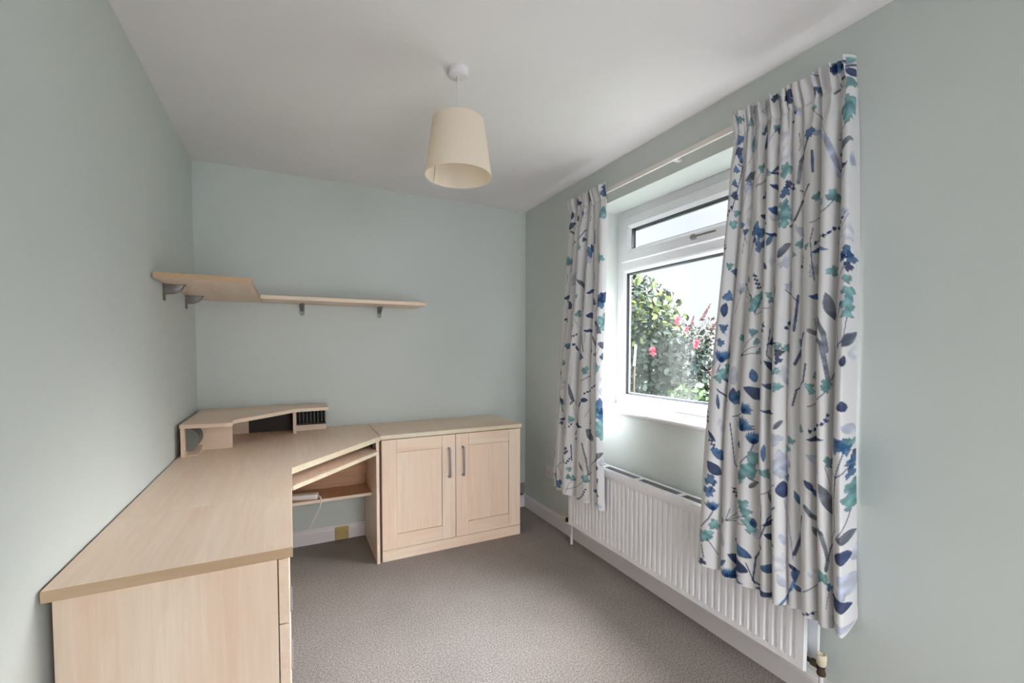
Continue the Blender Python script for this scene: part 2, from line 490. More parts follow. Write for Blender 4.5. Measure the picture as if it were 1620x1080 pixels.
# ---------------------------------------------------------------- ceiling pendant
PC = (0.615, 1.700)
pl = thing('pendant_light', 'cream tapered drum shade hanging on a short flex from a white ceiling rose', 'ceiling light', (PC[0], PC[1], H))
bm = new(); lathe(bm, [(0.0, -0.036), (0.006, -0.036), (0.008, -0.030), (0.030, -0.027), (0.037, -0.024), (0.040, -0.019), (0.0405, 0.0), (0.0, 0.0)], (PC[0], PC[1], H), 40)
obj('ceiling_rose', bm, M['trim'], pl, True)
bm = new(); tube(bm, [(PC[0], PC[1], H-0.03), (PC[0], PC[1], 2.17)], 0.0034, 10)
obj('flex', bm, M['white_plastic'], pl, True)
ZB, ZT = 1.985, 2.200
bm = new()
rb, rt = 0.132, 0.102
lathe(bm, [(rt-0.0015, ZT), (rt, ZT+0.001), (rt, ZT-0.001), (rb, ZB+0.001), (rb, ZB-0.001), (rb-0.002, ZB), (rt-0.0022, ZT-0.002), (rt-0.0015, ZT)], (PC[0], PC[1], 0), 72)
sh = obj('lamp_shade', bm, M['shade'], pl, True)
bm = new()
lathe(bm, [(0.016, 2.135), (0.019, 2.137), (0.019, 2.176), (0.012, 2.186), (0.004, 2.192)], (PC[0], PC[1], 0), 24)
for k in range(3):
    a = 2*math.pi*k/3 + 0.4
    tube(bm, [(PC[0]+0.018*math.cos(a), PC[1]+0.018*math.sin(a), 2.150), (PC[0]+0.1035*math.cos(a), PC[1]+0.1035*math.sin(a), 2.180)], 0.0015, 6)
obj('lamp_holder', bm, M['cream_plastic'], pl, True)
bm = new()
a0 = math.atan2(0.55, -0.35)
def rim(r, z, a): return (PC[0] + r*math.cos(a), PC[1] + r*math.sin(a), z)
for s0, s1 in ((0, 0.03),):
    vs = [bm.verts.new(rim(rb-0.0035, ZB+0.003, a0)), bm.verts.new(rim(rb-0.0035, ZB+0.003, a0+0.03)), bm.verts.new(rim(rt-0.0035, ZT-0.004, a0+0.035)), bm.verts.new(rim(rt-0.0035, ZT-0.004, a0))]
    bm.faces.new(vs)
ex = bmesh.ops.extrude_face_region(bm, geom=bm.faces[:])
bmesh.ops.translate(bm, vec=(0.0008, 0.0008, 0), verts=[v for v in ex['geom'] if isinstance(v, bmesh.types.BMVert)])
obj('seam_strip', bm, mat('seam_tape', (196, 168, 138), 0.7), sh)

# ---------------------------------------------------------------- desk run on the left
def slab(name, pts, z0, z1, mats, parent, bev=0.002):
    """horizontal board from a polygon, edges in the second material"""
    bm = new(); prism(bm, pts, z0, z1, bev)
    o = obj(name, bm, mats, parent)
    edge_faces(o, 1, lambda n: abs(n.z) < 0.5)
    return o

DL = XL + 0.007
ped = thing('drawer_pedestal', 'maple drawer pedestal with its own worktop, nearest the camera against the left wall', 'drawers', (-0.24, 1.515, 0))
slab('worktop', [(DL, 1.2865), (-0.0005, 1.2865), (-0.0005, 1.7445), (DL, 1.7445)], ZC-TH, ZC, [M['wood_y'], M['edge']], ped)
bm = new()
bx(bm, (-0.475, 1.300, 0.0), (-0.038, 1.318, ZC-TH), 0.001)
bx(bm, (-0.471, 1.7125, 0.0), (-0.038, 1.7305, ZC-TH), 0.001)
bx(bm, (-0.471, 1.318, 0.0), (-0.455, 1.7125, ZC-TH), 0.001)
bx(bm, (-0.455, 1.318, 0.02), (-0.060, 1.7125, 0.038), 0.001)
obj('carcass', bm, M['wood_z'], ped)
zs = [0.7425, 0.5655, 0.3885, 0.2115, 0.0345]
for i in range(4):
    d = box('drawer', (-0.0355, 1.302, zs[i+1]+0.0015), (-0.0105, 1.7285, zs[i]-0.0015), M['wood_y'], ped, 0.0015)
    hz = zs[i] - 0.045
    bm = new()
    for yy in (1.450, 1.580): tube(bm, [(-0.0105, yy, hz), (-0.007, yy, hz)], 0.003, 10)
    tube(bm, [(-0.0072, 1.442, hz), (-0.0072, 1.588, hz)], 0.0032, 10)
    obj('handle', bm, M['steel'], d, True)

cd = thing('corner_desk', 'maple corner computer desk with a diagonal front, keyboard tray and low shelf', 'desk', (0.0, 2.6, 0))
slab('desktop', [(DL, 1.7455), (0.0, 1.7455), (0.0, 2.148), (0.4765, 2.691), (0.4765, 3.172), (DL, 3.172)], ZC-TH, ZC, [M['wood_y'], M['edge_pale']], cd)
bm = new(); bx(bm, (0.4515, 2.700, 0), (0.4695, 3.171, ZC-TH), 0.001)
o = obj('side_panel', bm, M['wood_z'], cd)
bm = new(); bx(bm, (-0.44, 1.7465, 0), (-0.045, 1.7645, ZC-TH), 0.001); obj('side_panel', bm, M['wood_z'], cd)
box('back_panel', (-0.40, 3.090, 0.360), (0.4515, 3.106, ZC-TH), M['inner'], cd, 0.0005)
bm = new(); bx(bm, (-0.40, 2.872, 0.3710), (0.4515, 3.090, 0.3896), 0.001)
o = obj('shelf', bm, [M['inner'], M['wood_x']], cd); edge_faces(o, 1, lambda n: n.y < -0.5)
tr = slab('keyboard_tray', [(0.006, 2.157), (0.4605, 2.672), (0.4480, 2.700), (0.4440, 2.960), (-0.34, 2.960), (-0.34, 2.157)], 0.672, 0.693, [M['wood_y'], M['edge_pale']], cd, 0.003)
bm = new()
bx(bm, (0.4385, 2.735, 0.696), (0.4512, 2.960, 0.742), 0.001); bx(bm, (0.424, 2.745, 0.735), (0.4385, 2.95, 0.742), 0.0005)
o = obj('tray_runner', bm, M['dark_plastic'], cd)

# raised shelf on the desk
mz0, mz1 = 0.9158, 0.9353
ms = thing('monitor_shelf', 'low maple corner riser with slotted disc racks, standing on the desk', 'shelf', (-0.2, 2.9, ZC))
def arc(cx, cy, r, a0, a1, n=6):
    return [(cx + r*math.cos(math.radians(a0 + (a1-a0)*i/n)), cy + r*math.sin(math.radians(a0 + (a1-a0)*i/n))) for i in range(n+1)]
poly = [(-0.474, 2.572)] + arc(-0.288, 2.565, 0.028, -90, 0) + [(-0.262, 2.600), (-0.258, 2.632), (-0.240, 2.660)] + [(-0.1234, 2.778), (0.005, 2.925), (0.030, 2.945), (0.060, 2.953), (0.2115, 2.962), (0.2140, 3.170), (-0.474, 3.170)]
slab('top', poly, mz0, mz1, [M['wood_x'], M['wood_y']], ms, 0.002)
box('side_panel', (-0.472, 2.578, ZC), (-0.4555, 3.168, mz0), M['wood_z'], ms, 0.001)
box('front_panel', (-0.4555, 2.728, ZC), (-0.276, 2.744, mz0), M['wood_x'], ms, 0.001)
box('divider', (0.0126, 3.012, ZC), (0.0310, 3.168, mz0), M['wood_z'], ms, 0.001)
box('back_panel', (-0.4555, 3.150, ZC), (-0.232, 3.166, mz0), M['wood_x'], ms, 0.001)
o = box('recess_shade_panel', (-0.232, 3.155, ZC), (0.0126, 3.166, mz0), M['brown_dark'], ms, 0.0005); o['label'] = 'dark panel standing in for the shaded recess at the back of the riser'  # added board, its dark colour carries the shade of the open gap
o = box('ledge', (0.0310, 3.100, ZC), (0.2050, 3.166, ZC+0.036), M['wood_x'], ms, 0.001)
bm = new(); prism(bm, [(2.600, ZC), (2.728, ZC), (2.728, ZC+0.028), (2.600, ZC+0.004)], -0.4555, -0.405, 0.0005, 'yz'); obj('ledge', bm, M['wood_y'], ms)
# rack against the back wall: dark box with seven silver dividers
rk = obj('disc_rack', (lambda b: (bx(b, (0.032, 3.140, 0.8135), (0.2045, 3.165, mz0-0.001), 0.001), bx(b, (0.032, 3.085, 0.8135), (0.2045, 3.140, 0.823), 0.001), bx(b, (0.032, 3.085, 0.906), (0.2045, 3.140, mz0-0.001), 0.001), b)[-1])(new()), M['black'], ms)
rk['label'] = 'black slotted disc rack'
bm = new()
for i in range(8):
    x = 0.050 + i * 0.0212
    bx(bm, (x-0.0012, 3.080, 0.823), (x+0.0012, 3.138, 0.906), 0.0004)
obj('rack_divider', bm, M['metal'], rk)['kind'] = 'stuff'
# grey ribbed rack in the left bay, a rounded drum with slots
bm = new()
for i in range(9):
    ya = 2.604 + i * 0.0134
    for (r, y0, y1) in ((0.056, ya, ya+0.0096), (0.047, ya+0.0096, ya+0.0134)):
        ring = []
        for yy in (y0, y1):
            ring.append([bm.verts.new((-0.4550 + r*math.sin(math.radians(t))*0.95, yy, 0.856 + r*math.cos(math.radians(t)))) for t in range(0, 181, 12)])
        A, B = ring
        for k in range(len(A)-1): bm.faces.new([A[k], A[k+1], B[k+1], B[k]])
        bm.faces.new(A); bm.faces.new(B)
        bm.faces.new([A[0], B[0], B[-1], A[-1]])
dr = obj('disc_rack', bm, M['grey_plastic'], ms); dr['label'] = 'grey ribbed drum-shaped disc rack'

# ---------------------------------------------------------------- cupboard
cb = thing('cupboard', 'low maple two-door cupboard with panelled doors right of the desk', 'cupboard', (0.957, 2.95, 0))
slab('worktop', [(0.4805, 2.7060), (1.4360, 2.7060), (1.4360, 3.172), (0.4805, 3.172)], ZC-TH+0.002, ZC, [M['wood_x'], M['edge_pale']], cb)
bm = new()
bx(bm, (0.4860, 2.7295, 0), (0.5040, 3.170, ZC-TH+0.002), 0.001); bx(bm, (1.4095, 2.7295, 0), (1.4275, 3.170, ZC-TH+0.002), 0.001)
bx(bm, (0.5040, 2.7320, 0.068), (1.4095, 3.160, 0.084), 0.001); bx(bm, (0.5040, 3.154, 0.084), (1.4095, 3.168, ZC-TH+0.002), 0.001)
obj('carcass', bm, M['wood_z'], cb)
box('plinth', (0.4860, 2.7110, 0), (1.4275, 2.7290, 0.0665), M['wood_x'], cb, 0.001)
def door(x0, x1, hx, parent):
    z0, z1 = 0.0695, 0.7455
    yf, yb = 2.7105, 2.7285
    sw = 0.088; rt_, rb_ = 0.080, 0.088
    bm = new()
    bx(bm, (x0, yf, z0), (x0+sw, yb, z1), 0.0012); bx(bm, (x1-sw, yf, z0), (x1, yb, z1), 0.0012)
    d = obj('door', bm, M['wood_z'], parent)
    box('rail', (x0+sw+0.0008, yf+0.0004, z1-rt_), (x1-sw-0.0008, yb, z1), M['wood_x'], d, 0.0012)
    box('rail', (x0+sw+0.0008, yf+0.0004, z0), (x1-sw-0.0008, yb, z0+rb_), M['wood_x'], d, 0.0012)
    box('panel', (x0+sw+0.002, yf+0.006, z0+rb_+0.0025), (x1-sw-0.002, yb-0.002, z1-rt_-0.0025), M['wood_z'], d, 0.001)
    bm = new(); bx(bm, (x0+sw-0.001, yf+0.010, z0+rb_-0.002), (x1-sw+0.001, yb-0.004, z1-rt_+0.002), 0)
    obj('groove', bm, mat('groove_shadow_line', (120, 112, 108), 0.8), d)
    bm = new()
    zt, zb = 0.658, 0.474
    path = [(hx, yf, zt), (hx, yf-0.020, zt), (hx, yf-0.026, zt-0.006), (hx, yf-0.028, zt-0.014), (hx, yf-0.028, zb+0.014), (hx, yf-0.026, zb+0.006), (hx, yf-0.020, zb), (hx, yf, zb)]
    tube(bm, path, 0.0064, 12)
    for zz in (zt, zb): tube(bm, [(hx, yf, zz), (hx, yf-0.003, zz)], 0.0085, 16)
    obj('handle', bm, M['steel'], d, True)['label'] = 'satin steel bow handle'
door(0.4865, 0.9520, 0.908, cb)
door(0.9555, 1.4270, 1.003, cb)

# ---------------------------------------------------------------- wall shelves
def bracket(parent, base, dirv):
    """base: point on the wall under the board, dirv: unit vector away from the wall"""
    dx, dy = dirv; tx, ty = -dy, dx
    def W(a, b, c): return (base[0] + dx*a + tx*b, base[1] + dy*a + ty*b, base[2] + c)
    bm = new()
    # arm: quarter-round in side view, rounded underneath
    L, Hh, w = 0.078, 0.044, 0.013
    n = 12
    secs = []
    for i in range(n+1):
        t = i / n
        a = 0.006 + (L - 0.006) * t
        h = Hh * math.sqrt(max(0.0, 1 - t**2.2)) * 1.0 + 0.003
        ww = w * (1 - 0.35 * t**3)
        ring = [(-ww, 0), (-ww, -h*0.35), (-ww*0.8, -h*0.75), (-ww*0.35, -h*0.97), (ww*0.35, -h*0.97), (ww*0.8, -h*0.75), (ww, -h*0.35), (ww, 0)]
        secs.append([bm.verts.new(W(a, b, c)) for b, c in ring])
    for i in range(n):
        for k in range(8): bm.faces.new([secs[i][k], secs[i][(k+1) % 8], secs[i+1][(k+1) % 8], secs[i+1][k]])
    bm.faces.new(secs[0]); bm.faces.new(secs[-1])
    # wall plate with a rounded tongue
    pts = [(-0.013, 0.0), (-0.013, -0.055)] + [(-0.013*math.cos(math.radians(t)), -0.060 - 0.013*math.sin(math.radians(t))) for t in range(0, 181, 20)] + [(0.013, -0.055), (0.013, 0.0)]
    f = [bm.verts.new(W(0.0, b, c)) for b, c in pts]; g = [bm.verts.new(W(0.007, b, c)) for b, c in pts]
    bm.faces.new(f); bm.faces.new(g[::-1])
    for i in range(len(pts)): bm.faces.new([f[i], f[(i+1) % len(pts)], g[(i+1) % len(pts)], g[i]])
    o = obj('bracket', bm, M['metal'], parent, True); o['label'] = 'curved nickel shelf bracket'
    bm = new()
    q = [W(0.0, -0.012, -0.0025), W(0.082, -0.010, -0.0025), W(0.082, 0.010, -0.0025), W(0.0, 0.012, -0.0025)]
    lo = [bm.verts.new(p) for p in q]; hi = [bm.verts.new((p[0], p[1], p[2]+0.0023)) for p in q]
    bm.faces.new(lo); bm.faces.new(hi)
    for i in range(4): bm.faces.new([lo[i], lo[(i+1) % 4], hi[(i+1) % 4], hi[i]])
    obj('pad', bm, M['black'], o)
    return o
SZ0, SZ1 = 1.5835, 1.6065
s1 = thing('wall_shelf', 'short deep maple shelf in the corner on the left wall', 'shelf', (XL, 2.70, SZ0))
slab('board', [(XL+0.008, 2.2483), (-0.1462, 2.2483), (-0.1462, 3.185), (XL+0.008, 3.185)], SZ0, SZ1, [M['wood_y'], M['edge']], s1, 0.002)
bracket(s1, (XL, 2.452, SZ0), (1, 0)); bracket(s1, (XL, 2.925, SZ0), (1, 0))
s2 = thing('wall_shelf', 'long narrow maple shelf on the back wall', 'shelf', (0.338, YB, SZ0))
slab('board', [(-0.1440, 2.9200), (0.8215, 2.9200), (0.8215, 3.1870), (-0.1440, 3.1870)], SZ0, SZ1, [M['wood_x'], M['wood_x']], s2, 0.002)
bracket(s2, (0.0790, YB, SZ0), (0, -1)); bracket(s2, (0.5650, YB, SZ0), (0, -1))

# ---------------------------------------------------------------- electrical bits
ps = thing('power_strip', 'white extension lead with a trailing cable on the low shelf under the desk', 'power strip', (0.02, 2.92, 0.3896))
c0, s0 = math.cos(math.radians(-10)), math.sin(math.radians(-10))
bm = new(); bx(bm, (-0.135, -0.026, 0), (0.135, 0.026, 0.030), 0.005, 3)
for k in range(4):
    x = -0.10 + k*0.058
    for dx_, dy_ in ((-0.012, -0.008), (-0.012, 0.008), (0.008, 0)): bx(bm, (x+dx_-0.003, dy_-0.0018, 0.0298), (x+dx_+0.003, dy_+0.0018, 0.0306), 0)
bmesh.ops.rotate(bm, cent=(0, 0, 0), matrix=Matrix.Rotation(math.radians(-14), 3, 'Z'), verts=bm.verts)
bmesh.ops.translate(bm, vec=(0.010, 2.938, 0.3897), verts=bm.verts)
obj('body', bm, M['white_plastic'], ps, True)
def bez(pts, n=10):
    out = []
    P = [Vector(p) for p in pts]
    for i in range(len(P)-1):
        p0 = P[max(i-1, 0)]; p1 = P[i]; p2 = P[i+1]; p3 = P[min(i+2, len(P)-1)]
        for k in range(n):
            t = k/n
            out.append(0.5*((2*p1) + (-p0+p2)*t + (2*p0-5*p1+4*p2-p3)*t*t + (-p0+3*p1-3*p2+p3)*t**3))
    out.append(P[-1]); return out
bm = new()
tube(bm, bez([(0.136, 2.905, 0.405), (0.150, 2.886, 0.404), (0.156, 2.864, 0.385), (0.147, 2.858, 0.345), (0.118, 2.868, 0.285), (0.094, 2.900, 0.225), (0.076, 2.940, 0.200), (0.030, 2.985, 0.180), (-0.03, 3.02, 0.150), (-0.12, 3.04, 0.060), (-0.20, 3.03, 0.0045)]), 0.0036, 8)
obj('cable', bm, M['white_plastic'], ps, True)

bp_ = thing('cover_plate', 'small brass blanking plate on the skirting under the desk', 'cover plate', (0.30, YB-0.016, 0.045))
bm = new(); bx(bm, (0.2550, YB-0.024, 0.0035), (0.3430, YB-0.0152, 0.0900), 0.002)
obj('plate', bm, M['brass'], bp_)
for xx in (0.270, 0.328):
    bm = new(); tube(bm, [(xx, YB-0.0242, 0.047), (xx, YB-0.0258, 0.047)], 0.0032, 12); obj('screw', bm, M['bronze'], bp_, True)

so = thing('wall_socket', 'white double socket half hidden behind the left curtain', 'socket', (XR, 2.76, 0.385))
box('faceplate', (XR-0.009, 2.690, 0.342), (XR-0.0002, 2.836, 0.428), M['white_plastic'], so, 0.003)
for yy in (2.735, 2.797):
    bm = new(); bx(bm, (XR-0.0115, yy-0.006, 0.398), (XR-0.0088, yy+0.006, 0.416), 0.001); obj('switch', bm, M['white_plastic'], so)
    bm = new()
    for dy_, z_ in ((0, 0.383), (-0.011, 0.366), (0.011, 0.366)): bx(bm, (XR-0.0093, yy+dy_-0.003, z_-0.0045), (XR-0.0089, yy+dy_+0.003, z_+0.0045), 0)
    obj('pin_hole', bm, M['black'], so)
ob = thing('outlet_box', 'small grey outlet box in the corner just above the skirting behind the cupboard', 'socket', (1.68, YB, 0.155))
box('housing', (1.630, YB-0.020, 0.112), (1.712, YB-0.0003, 0.196), mat('grey_outlet', (142, 138, 128), 0.5), ob, 0.003)
box('cable_gland', (1.662, YB-0.016, 0.0990), (1.700, YB-0.002, 0.1125), M['black'], ob, 0.002)

# ---------------------------------------------------------------- radiator
RX, RY0, RY1, RZ0, RZ1 = 1.606, 0.897, 2.380, 0.158, 0.607
rd = thing('radiator', 'white ribbed double panel radiator under the window', 'radiator', (1.65, 1.64, RZ0))
bm = new()
pitch = 0.0333
ys = []; n = int((RY1-RY0-0.05)/pitch)
ya = (RY0+RY1)/2 - n*pitch/2
prof = [(RY0, 0.004), (RY0+0.004, 0.0), (ya, 0.0)]
for i in range(n):
    b = ya + i*pitch
    prof += [(b+pitch*0.22, 0.0), (b+pitch*0.36, 0.0075), (b+pitch*0.64, 0.0075), (b+pitch*0.78, 0.0)]
prof += [(RY1-0.004, 0.0), (RY1, 0.004)]
def row(z, amp, xoff=0.0): return [bm.verts.new((RX + xoff + (d*amp if d < 0.0039 or d > 0.0041 else d), y, z)) for y, d in prof]
levels = [(RZ0, 0, 0.006), (RZ0+0.004, 0, 0.0), (RZ0+0.030, 0, 0.0), (RZ0+0.044, 1, 0.0), (RZ1-0.060, 1, 0.0), (RZ1-0.046, 0, 0.0015), (RZ1-0.042, 0, 0.0), (RZ1-0.007, 0, 0.0), (RZ1-0.001, 0, 0.004), (RZ1, 0, 0.012)]
rows = [row(*l) for l in levels]
rows.append([bm.verts.new((RX+0.014, y, RZ1-0.006)) for y, d in prof]); rows.append([bm.verts.new((RX+0.014, y, RZ0)) for y, d in prof])
for a, b in zip(rows, rows[1:] + rows[:1]):
    for i in range(len(a)-1): bm.faces.new([a[i], a[i+1], b[i+1], b[i]])
bm.faces.new([r[0] for r in rows]); bm.faces.new([r[-1] for r in rows])
obj('front_panel', bm, M['rad'], rd, True)
bm = new(); bx(bm, (XR-0.038, RY0, RZ0), (XR-0.026, RY1, RZ1-0.002), 0.003)
obj('back_panel', bm, M['rad'], rd)
bm = new()
for i in range(70):
    yy = RY0 + 0.035 + i*(RY1-RY0-0.07)/69
    bx(bm, (RX+0.016, yy-0.0006, RZ0+0.03), (XR-0.040, yy+0.0006, RZ1-0.035), 0)
obj('convector_fins', bm, M['rad_in'], rd)
bm = new()
bx(bm, (RX+0.010, RY0+0.004, RZ1-0.0035), (RX+0.024, RY1-0.004, RZ1+0.001), 0.001); bx(bm, (XR-0.050, RY0+0.004, RZ1-0.0035), (XR-0.030, RY1-0.004, RZ1+0.001), 0.001)
for i in range(6):
    yy = RY0 + 0.03 + i*(RY1-RY0-0.06)/5
    bx(bm, (RX+0.024, yy-0.014, RZ1-0.003), (XR-0.050, yy+0.014, RZ1+0.0005), 0.001)
obj('top_grille', bm, M['rad'], rd)
for yy in (RY0+0.15, RY1-0.15): box('wall_bracket', (XR-0.026, yy-0.015, RZ0+0.02), (XR-0.0002, yy+0.015, RZ1-0.05), M['rad'], rd)
# right valve
v = obj('valve', (lambda b: (lathe(b, [(0.0, -0.020), (0.0135, -0.020), (0.0145, -0.012), (0.0115, -0.002), (0.0115, 0.010), (0.0, 0.010)], (1.657, 0.868, 0.172), 20), lathe(b, [(0.0, -0.014), (0.013, -0.014), (0.013, 0.006), (0.008, 0.012), (0.008, 0.030), (0.0, 0.030)], (1.657, 0.893, 0.181), 20, 'y'), b)[-1])(new()), M['bronze'], rd, True)
bm = new(); lathe(bm, [(0.0, 0.0), (0.012, 0.0), (0.0155, 0.006), (0.0165, 0.030), (0.0145, 0.040), (0.011, 0.041), (0.010, 0.037), (0.0, 0.037)], (1.657, 0.868, 0.186), 20)
obj('cap', bm, M['cream_plastic'], v, True)
bm = new(); tube(bm, [(1.657, 0.868, 0.156), (1.657, 0.868, 0.001)], 0.0075, 14); obj('pipe', bm, M['trim'], rd, True)
# left valve
v = obj('valve', (lambda b: (lathe(b, [(0.0, -0.066), (0.010, -0.066), (0.010, 0.000), (0.015, 0.003), (0.0155, 0.018), (0.012, 0.022), (0.0, 0.022)], (1.657, 2.448, 0.148), 20, 'y'), b)[-1])(new()), M['black'], rd, True)
bm = new(); lathe(bm, [(0.0, 0.0), (0.016, 0.0), (0.0205, 0.004), (0.0210, 0.028), (0.017, 0.034), (0.0, 0.034)], (1.657, 2.470, 0.148), 20, 'y')
obj('cap', bm, M['cream_plastic'], v, True)
bm = new(); tube(bm, [(1.657, 2.412, 0.145), (1.657, 2.412, 0.001)], 0.0085, 14); obj('pipe', bm, M['trim'], rd, True)

# ---------------------------------------------------------------- curtain rail and curtains
tk = thing('curtain_rail', 'white curtain rail above the window', 'curtain rail', (1.67, 1.6, 2.216))
bm = new(); bx(bm, (1.664, 0.860, 2.205), (1.676, 2.400, 2.229), 0.002)
obj('track', bm, M['cream_plastic'] if False else mat('rail_white', (226, 220, 214), 0.4), tk)
for yy in (0.95, 1.6, 2.25):
    bm = new(); bx(bm, (1.676, yy-0.012, 2.210), (XR-0.0002, yy+0.012, 2.224), 0.002); obj('wall_clip', bm, M['trim'], tk)

def sstep(a, b, x):
    t = np.clip((x - a) / (b - a), 0, 1)
    return t * t * (3 - 2 * t)

def curtain_grid(vt, vb, return_edge, step=0.0026, zbot=0.388, ztop=2.244, seed=1.0):
    """gathered cloth: vt / vb are the y of the valleys at z = 2.0 / 0.4; folds swell towards the room (-x)"""
    vt = np.array(vt); vb = np.array(vb); nf = len(vt) - 1
    def rowpts(z, k, t, u=None):
        f = (2.0 - z) / 1.6
        fe = np.clip(f, -0.2, 1.1)
        ya = vt[k] + (vb[k] - vt[k]) * fe; yb = vt[k+1] + (vb[k+1] - vt[k+1]) * fe
        lean = 0.10 * math.sin(2.1 * k + seed)
        tt = t + lean * np.sin(math.pi * t) * t
        y = ya + (yb - ya) * tt
        sp = np.abs(yb - ya)
        xb = 1.640 - 0.065 * (1 - sstep(0.80, 2.15, z))
        head = sstep(2.02, 2.15, z)
        amp = np.minimum(0.62 * sp, 0.046) * (0.85 + 0.25 * math.sin(1.7 * k + seed * 2))
        amp = amp * (1 - 0.55 * head)
        x = xb - amp * np.sin(math.pi * t) ** 0.8
        return x, y, head
    ks = []; ts = []; us = []
    u0 = 0.0
    for k in range(nf):
        t = np.linspace(0, 1, 60); x, y, _ = rowpts(1.1, k, t)
        L = np.concatenate([[0], np.cumsum(np.hypot(np.diff(x), np.diff(y)))])
        n = max(6, int(L[-1] / step))
        l = np.arange(n) / n * L[-1]
        ks += [k] * n; ts += list(np.interp(l, L, t)); us += list(u0 + l); u0 += L[-1]
    ks.append(nf - 1); ts.append(1.0); us.append(u0)
    ks = np.array(ks); ts = np.array(ts); us = np.array(us)
    nr = int((ztop - zbot) / step) + 1
    P = np.zeros((nr, len(us), 3))
    hem = zbot + 0.004 * np.sin(us * 11 + seed) + 0.003 * np.sin(us * 27)
    topw = ztop + 0.003 * np.sin(us * 160 + seed) + 0.004 * np.sin(us * 41)
    for i in range(nr):
        q = i / (nr - 1)
        z = topw + (hem - topw) * q
        zm = ztop + (zbot - ztop) * q
        X = np.zeros(len(us)); Y = np.zeros(len(us))
        for k in range(nf):
            mk = ks == k
            x, y, head = rowpts(zm, k, ts[mk])
            X[mk] = x; Y[mk] = y
        ru = float(sstep(2.03, 2.15, zm)); fl = float(sstep(2.165, 2.235, zm))
        tape = math.exp(-((zm - 2.160) / 0.007) ** 2)
        pl = np.sin(2 * math.pi * us / 0.043 + 1.3 * np.sin(us * 9 + seed))
        X -= ru * 0.0065 * pl * (1 + 0.7 * fl) + 0.010 * fl - 0.005 * tape
        Y += 0.004 * ru * np.cos(2 * math.pi * us / 0.043 + 2.0 * np.sin(us * 7)) * (1 + fl)
        low = 1 - ru
        X += low * (0.0022 * np.sin(us * 55 + 3.1 * zm + seed) + 0.0016 * np.sin(us * 95 - 5.0 * zm + 2 * np.sin(3 * zm)))
        Y += 0.003 * low * np.sin(us * 23 + zm * 2.6 + seed)
        if return_edge:
            w = (us[-1] - us)
            g = np.clip(1 - w / 0.045, 0, 1) ** 1.3
            sh_ = g * (1.721 - X); X += sh_; Y += sh_ * 0.50
        P[i, :, 0] = X; P[i, :, 1] = Y; P[i, :, 2] = z
    V = (np.arange(nr) / (nr - 1)) * (ztop - zbot)
    return P, us, V

CUR_R = dict(vt=[1.246, 1.191, 1.151, 1.094, 1.047, 1.002, 0.960, 0.899, 0.842, 0.788],
             vb=[1.323, 1.216, 1.144, 1.045, 0.997, 0.933, 0.893, 0.840, 0.789, 0.716], return_edge=True, seed=1.0)
CUR_L = dict(vt=[2.433, 2.355, 2.287, 2.216, 2.154, 2.100, 2.042],
             vb=[2.498, 2.443, 2.376, 2.243, 2.077, 2.018, 1.967], return_edge=False, seed=2.3)

